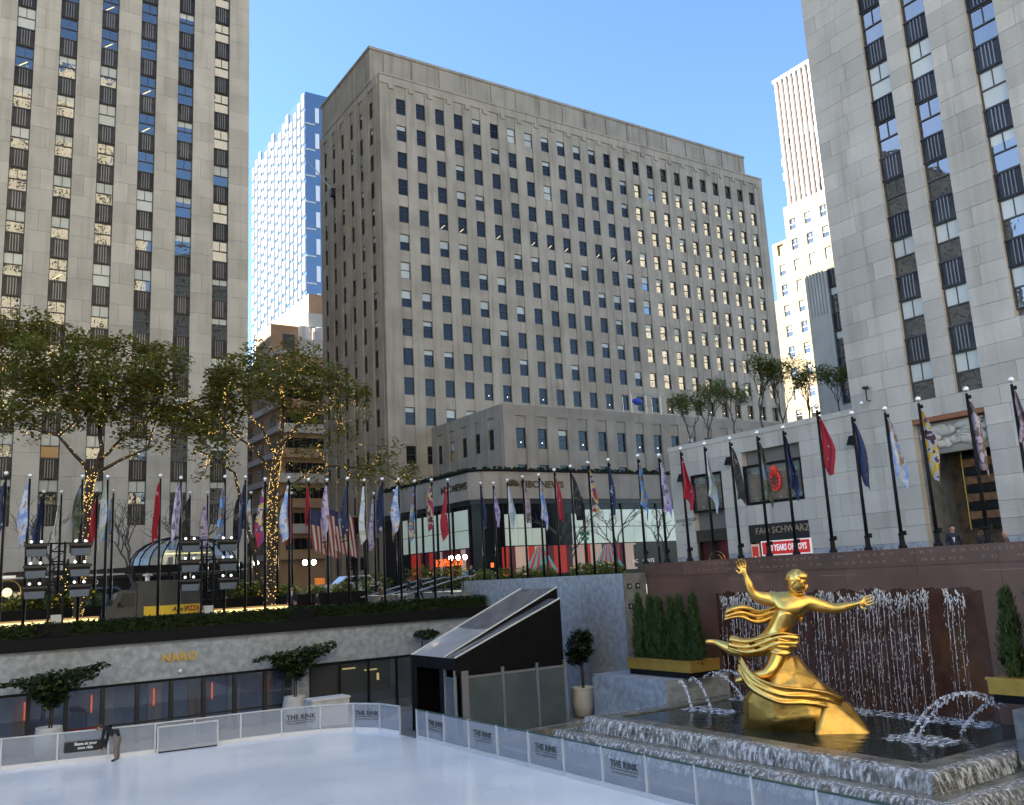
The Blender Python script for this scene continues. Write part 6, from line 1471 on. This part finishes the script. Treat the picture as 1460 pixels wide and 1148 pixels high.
while z > ST+6:
    for i in range(5): EA.ubox('window', 'window_glass_still', t, AY+2+i*6, AY+4.6+i*6, z-2.1, z-.4, -.05, .08)
    EA.ubox('balcony_band', 'plaster_pale', t, AY-.0, AY+32, z-3.4, z-2.5, 0, .5); z -= 3.9
q = MB(); q.box((xl-.3, AY-.3, zt), (xr+20, 170, zt+.6), 'plaster_pale'); wmesh('roof_edge', q, t)
x2 = at(440, 430, 1, AY+8).x; z2 = at(450, 420, 1, AY+8).z; q = MB(); q.box((x2, AY+8, zt), (x2+18, 168, z2), 'plaster_tan'); q.box((x2-.2, AY+7.8, z2-6), (x2+18, AY+8, z2-3.5), 'blind'); q.box((x2-.2, AY+7.8, z2-11), (x2+18, AY+8, z2-8.5), 'window_frame'); wmesh('penthouse', q, t)
x3 = at(386, 480, 1, AY+4).x; z3 = at(390, 462, 1, AY+4).z; q = MB(); q.box((x3, AY+4, zt-6), (x3+4.6, AY+12, z3), 'plaster_tan'); q.box((x3+2, AY+3.9, z3-4), (x3+4, AY+4, z3-1.5), 'window_frame'); wmesh('stair_head', q, t)
for i in range(3): q = MB(); q.lathe([(1.2, 0), (1.2, 2.2), (.3, 2.6)], 'panel_white', 12, (x3+6.5+i*2.9, AY+7, z3-1.4)); q.box((x3+5+i*2.9, AY+6, zt), (x3+8+i*2.9, AY+8, z3-1.4), 'plaster_pale'); wmesh('water_tank', q, t)
# lower white apartment beside it
t = thing('apartment_block', 'pale apartment block with shadowed bays seen under the wrapped tree', 'building', (34, 180, ST)); AY2 = 165; N2 = Fac('N', AY2); xa = at(345, 600, 1, AY2).x; xb = at(402, 600, 1, AY2).x; zz = at(380, 560, 1, AY2).z
q = MB(); q.box((xa-8, AY2, ST), (xb, 190, zz), 'plaster_pale'); wmesh('wall', q, t)
z = zz-1.5
while z > ST+4:
    for i in range(4): N2.ubox('window', 'window_glass_still', t, xa+i*2.4, xa+1.3+i*2.4, z-2, z-.4, -.05, .08)
    N2.ubox('balcony_band', 'plaster_pale', t, xa-.5, xb, z-3.4, z-2.4, 0, 1.0); z -= 3.9
# sunlit stone building on the right, and the white ribbed slab behind it
t = thing('stone_building', 'sunlit cream stone building between the brown block and the skyscraper', 'building', (165, 110, ST)); E1 = Fac('E', 150)
q = MB(); q.box((150.4, 90, ST), (180, 119.0, 81.3), 'limestone_east'); q.box((150.4, 119.0, ST), (180, 123.0, 74.3), 'limestone_east'); q.box((150.4, 123, ST), (180, 124.5, 62), 'limestone_east'); wmesh('core', q, t)
cols_ = [120.9-k*3.9 for k in range(7)]
q = MB(); zs = [78.2-4.5*j for j in range(13)]
def wall_with_holes(u0, u1, zt_):
    prev = ST
    for j in reversed(range(len(zs))):
        a, b = zs[j]-2.4, zs[j]
        if b > zt_-.5: continue
        E1.box(q, u0, u1, prev, a, 0-.4, 0, 'limestone_east'); uu = u0
        for c in sorted(cols_):
            if c-.85 < u0 or c+.85 > u1: continue
            E1.box(q, uu, c-.8, a, b, -.4, 0, 'limestone_east'); uu = c+.8
        E1.box(q, uu, u1, a, b, -.4, 0, 'limestone_east'); prev = b
    E1.box(q, u0, u1, prev, zt_, -.4, 0, 'limestone_east')
wall_with_holes(90, 119, 81.3); wall_with_holes(119, 123, 74.3); wmesh('wall', q, t)
for c in cols_:
    for zz_ in zs:
        if c > 119 and zz_ > 73: continue
        obj('window', window_mesh(1.6, 2.4, rnd.choice(['dark', 'half', 'full', 'low']), frame='white_frame'), t, E1.w(c, zz_-2.4, -.25), (0, 0, ZAX), world=True)
t = thing('office_slab', 'white ribbed office slab high behind the sunlit stone building', 'building', (320, 220, ST)); E2 = Fac('E', 300)
q = MB(); q.box((300.5, 150, ST), (340, 235.2, 212.5), 'tower_dark'); wmesh('core', q, t)
for k in range(34): E2.ubox('rib', 'tower_white', t, 150+k*2.53, 150+k*2.53+.95, ST, 213, -.5, .9)
q = MB(); rr = random.Random(9)
for k in range(30):
    c = rr.randint(20, 33); z = rr.uniform(150, 185); E2.box(q, 150+c*2.53+.95, 150+c*2.53+2.53, z, z+3.5, -.45, -.1, 'blind')
wmesh('pulled_blind', q, t)
q = MB(); E2.box(q, 149.9, 235.3, 212, 213.4, -40, .95, 'tower_white'); wmesh('roof_edge', q, t)

# ---------------------------------------------------------------- unseen buildings, mostly added to bounce sun, shade the plaza and feed window reflections
def backdrop(name, label, x0, x1, y0, y1, h, m, bay=3.4, fl=3.9):
    t = thing(name, label, 'building', ((x0+x1)/2, (y0+y1)/2, ST)); q = MB(); q.box((x0+.3, y0+.3, ST), (x1-.3, y1-.3, h-.5), 'window_glass_still'); wmesh('glazing', q, t)
    q = MB()
    x = x0
    while x < x1-.5: q.box((x, y0, ST), (min(x+bay*.6, x1), y0+.3, h), m); q.box((x, y1-.3, ST), (min(x+bay*.6, x1), y1, h), m); x += bay
    y = y0+.31
    while y < y1-.5: q.box((x0, y, ST), (x0+.3, min(y+bay*.6, y1-.31), h), m); q.box((x1-.3, y, ST), (x1, min(y+bay*.6, y1-.31), h), m); y += bay
    z = ST
    while z < h: q.box((x0+.1, y0+.1, z), (x1-.1, y1-.1, min(z+fl*.42, h)), m); z += fl
    wmesh('wall', q, t)
backdrop('unseen_building', 'broad unseen limestone building added behind the camera to bounce sun onto the square', -110, 38, -90, -58, 130, 'limestone_bounce')  # added out of view, sized for warm bounce light
backdrop('unseen_building', 'low limestone building behind the camera beside the gardens', -62, -28, -42, -14, 30, 'limestone_bounce')
backdrop('unseen_building', 'unseen pale building added far behind the camera to bounce sun', 52, 120, -130, -90, 100, 'limestone_bounce')  # added out of view as a second bounce surface
backdrop('unseen_building', 'unseen brown building added behind the left limestone tower to shade the street', -40, 21, 145.4, 320, 66, 'limestone_brown')  # added out of view to block sun from the street gap
backdrop('unseen_building', 'unseen tall building added left of the limestone tower to shade the fountain', -135, -64, 118, 170, 104, 'limestone')  # added out of view to keep sun off the basin
backdrop('unseen_building', 'unseen building added far west for sunlit reflections in the office block', 215, 300, -50, -15, 150, 'limestone_bounce')  # added out of view to give golden window reflections
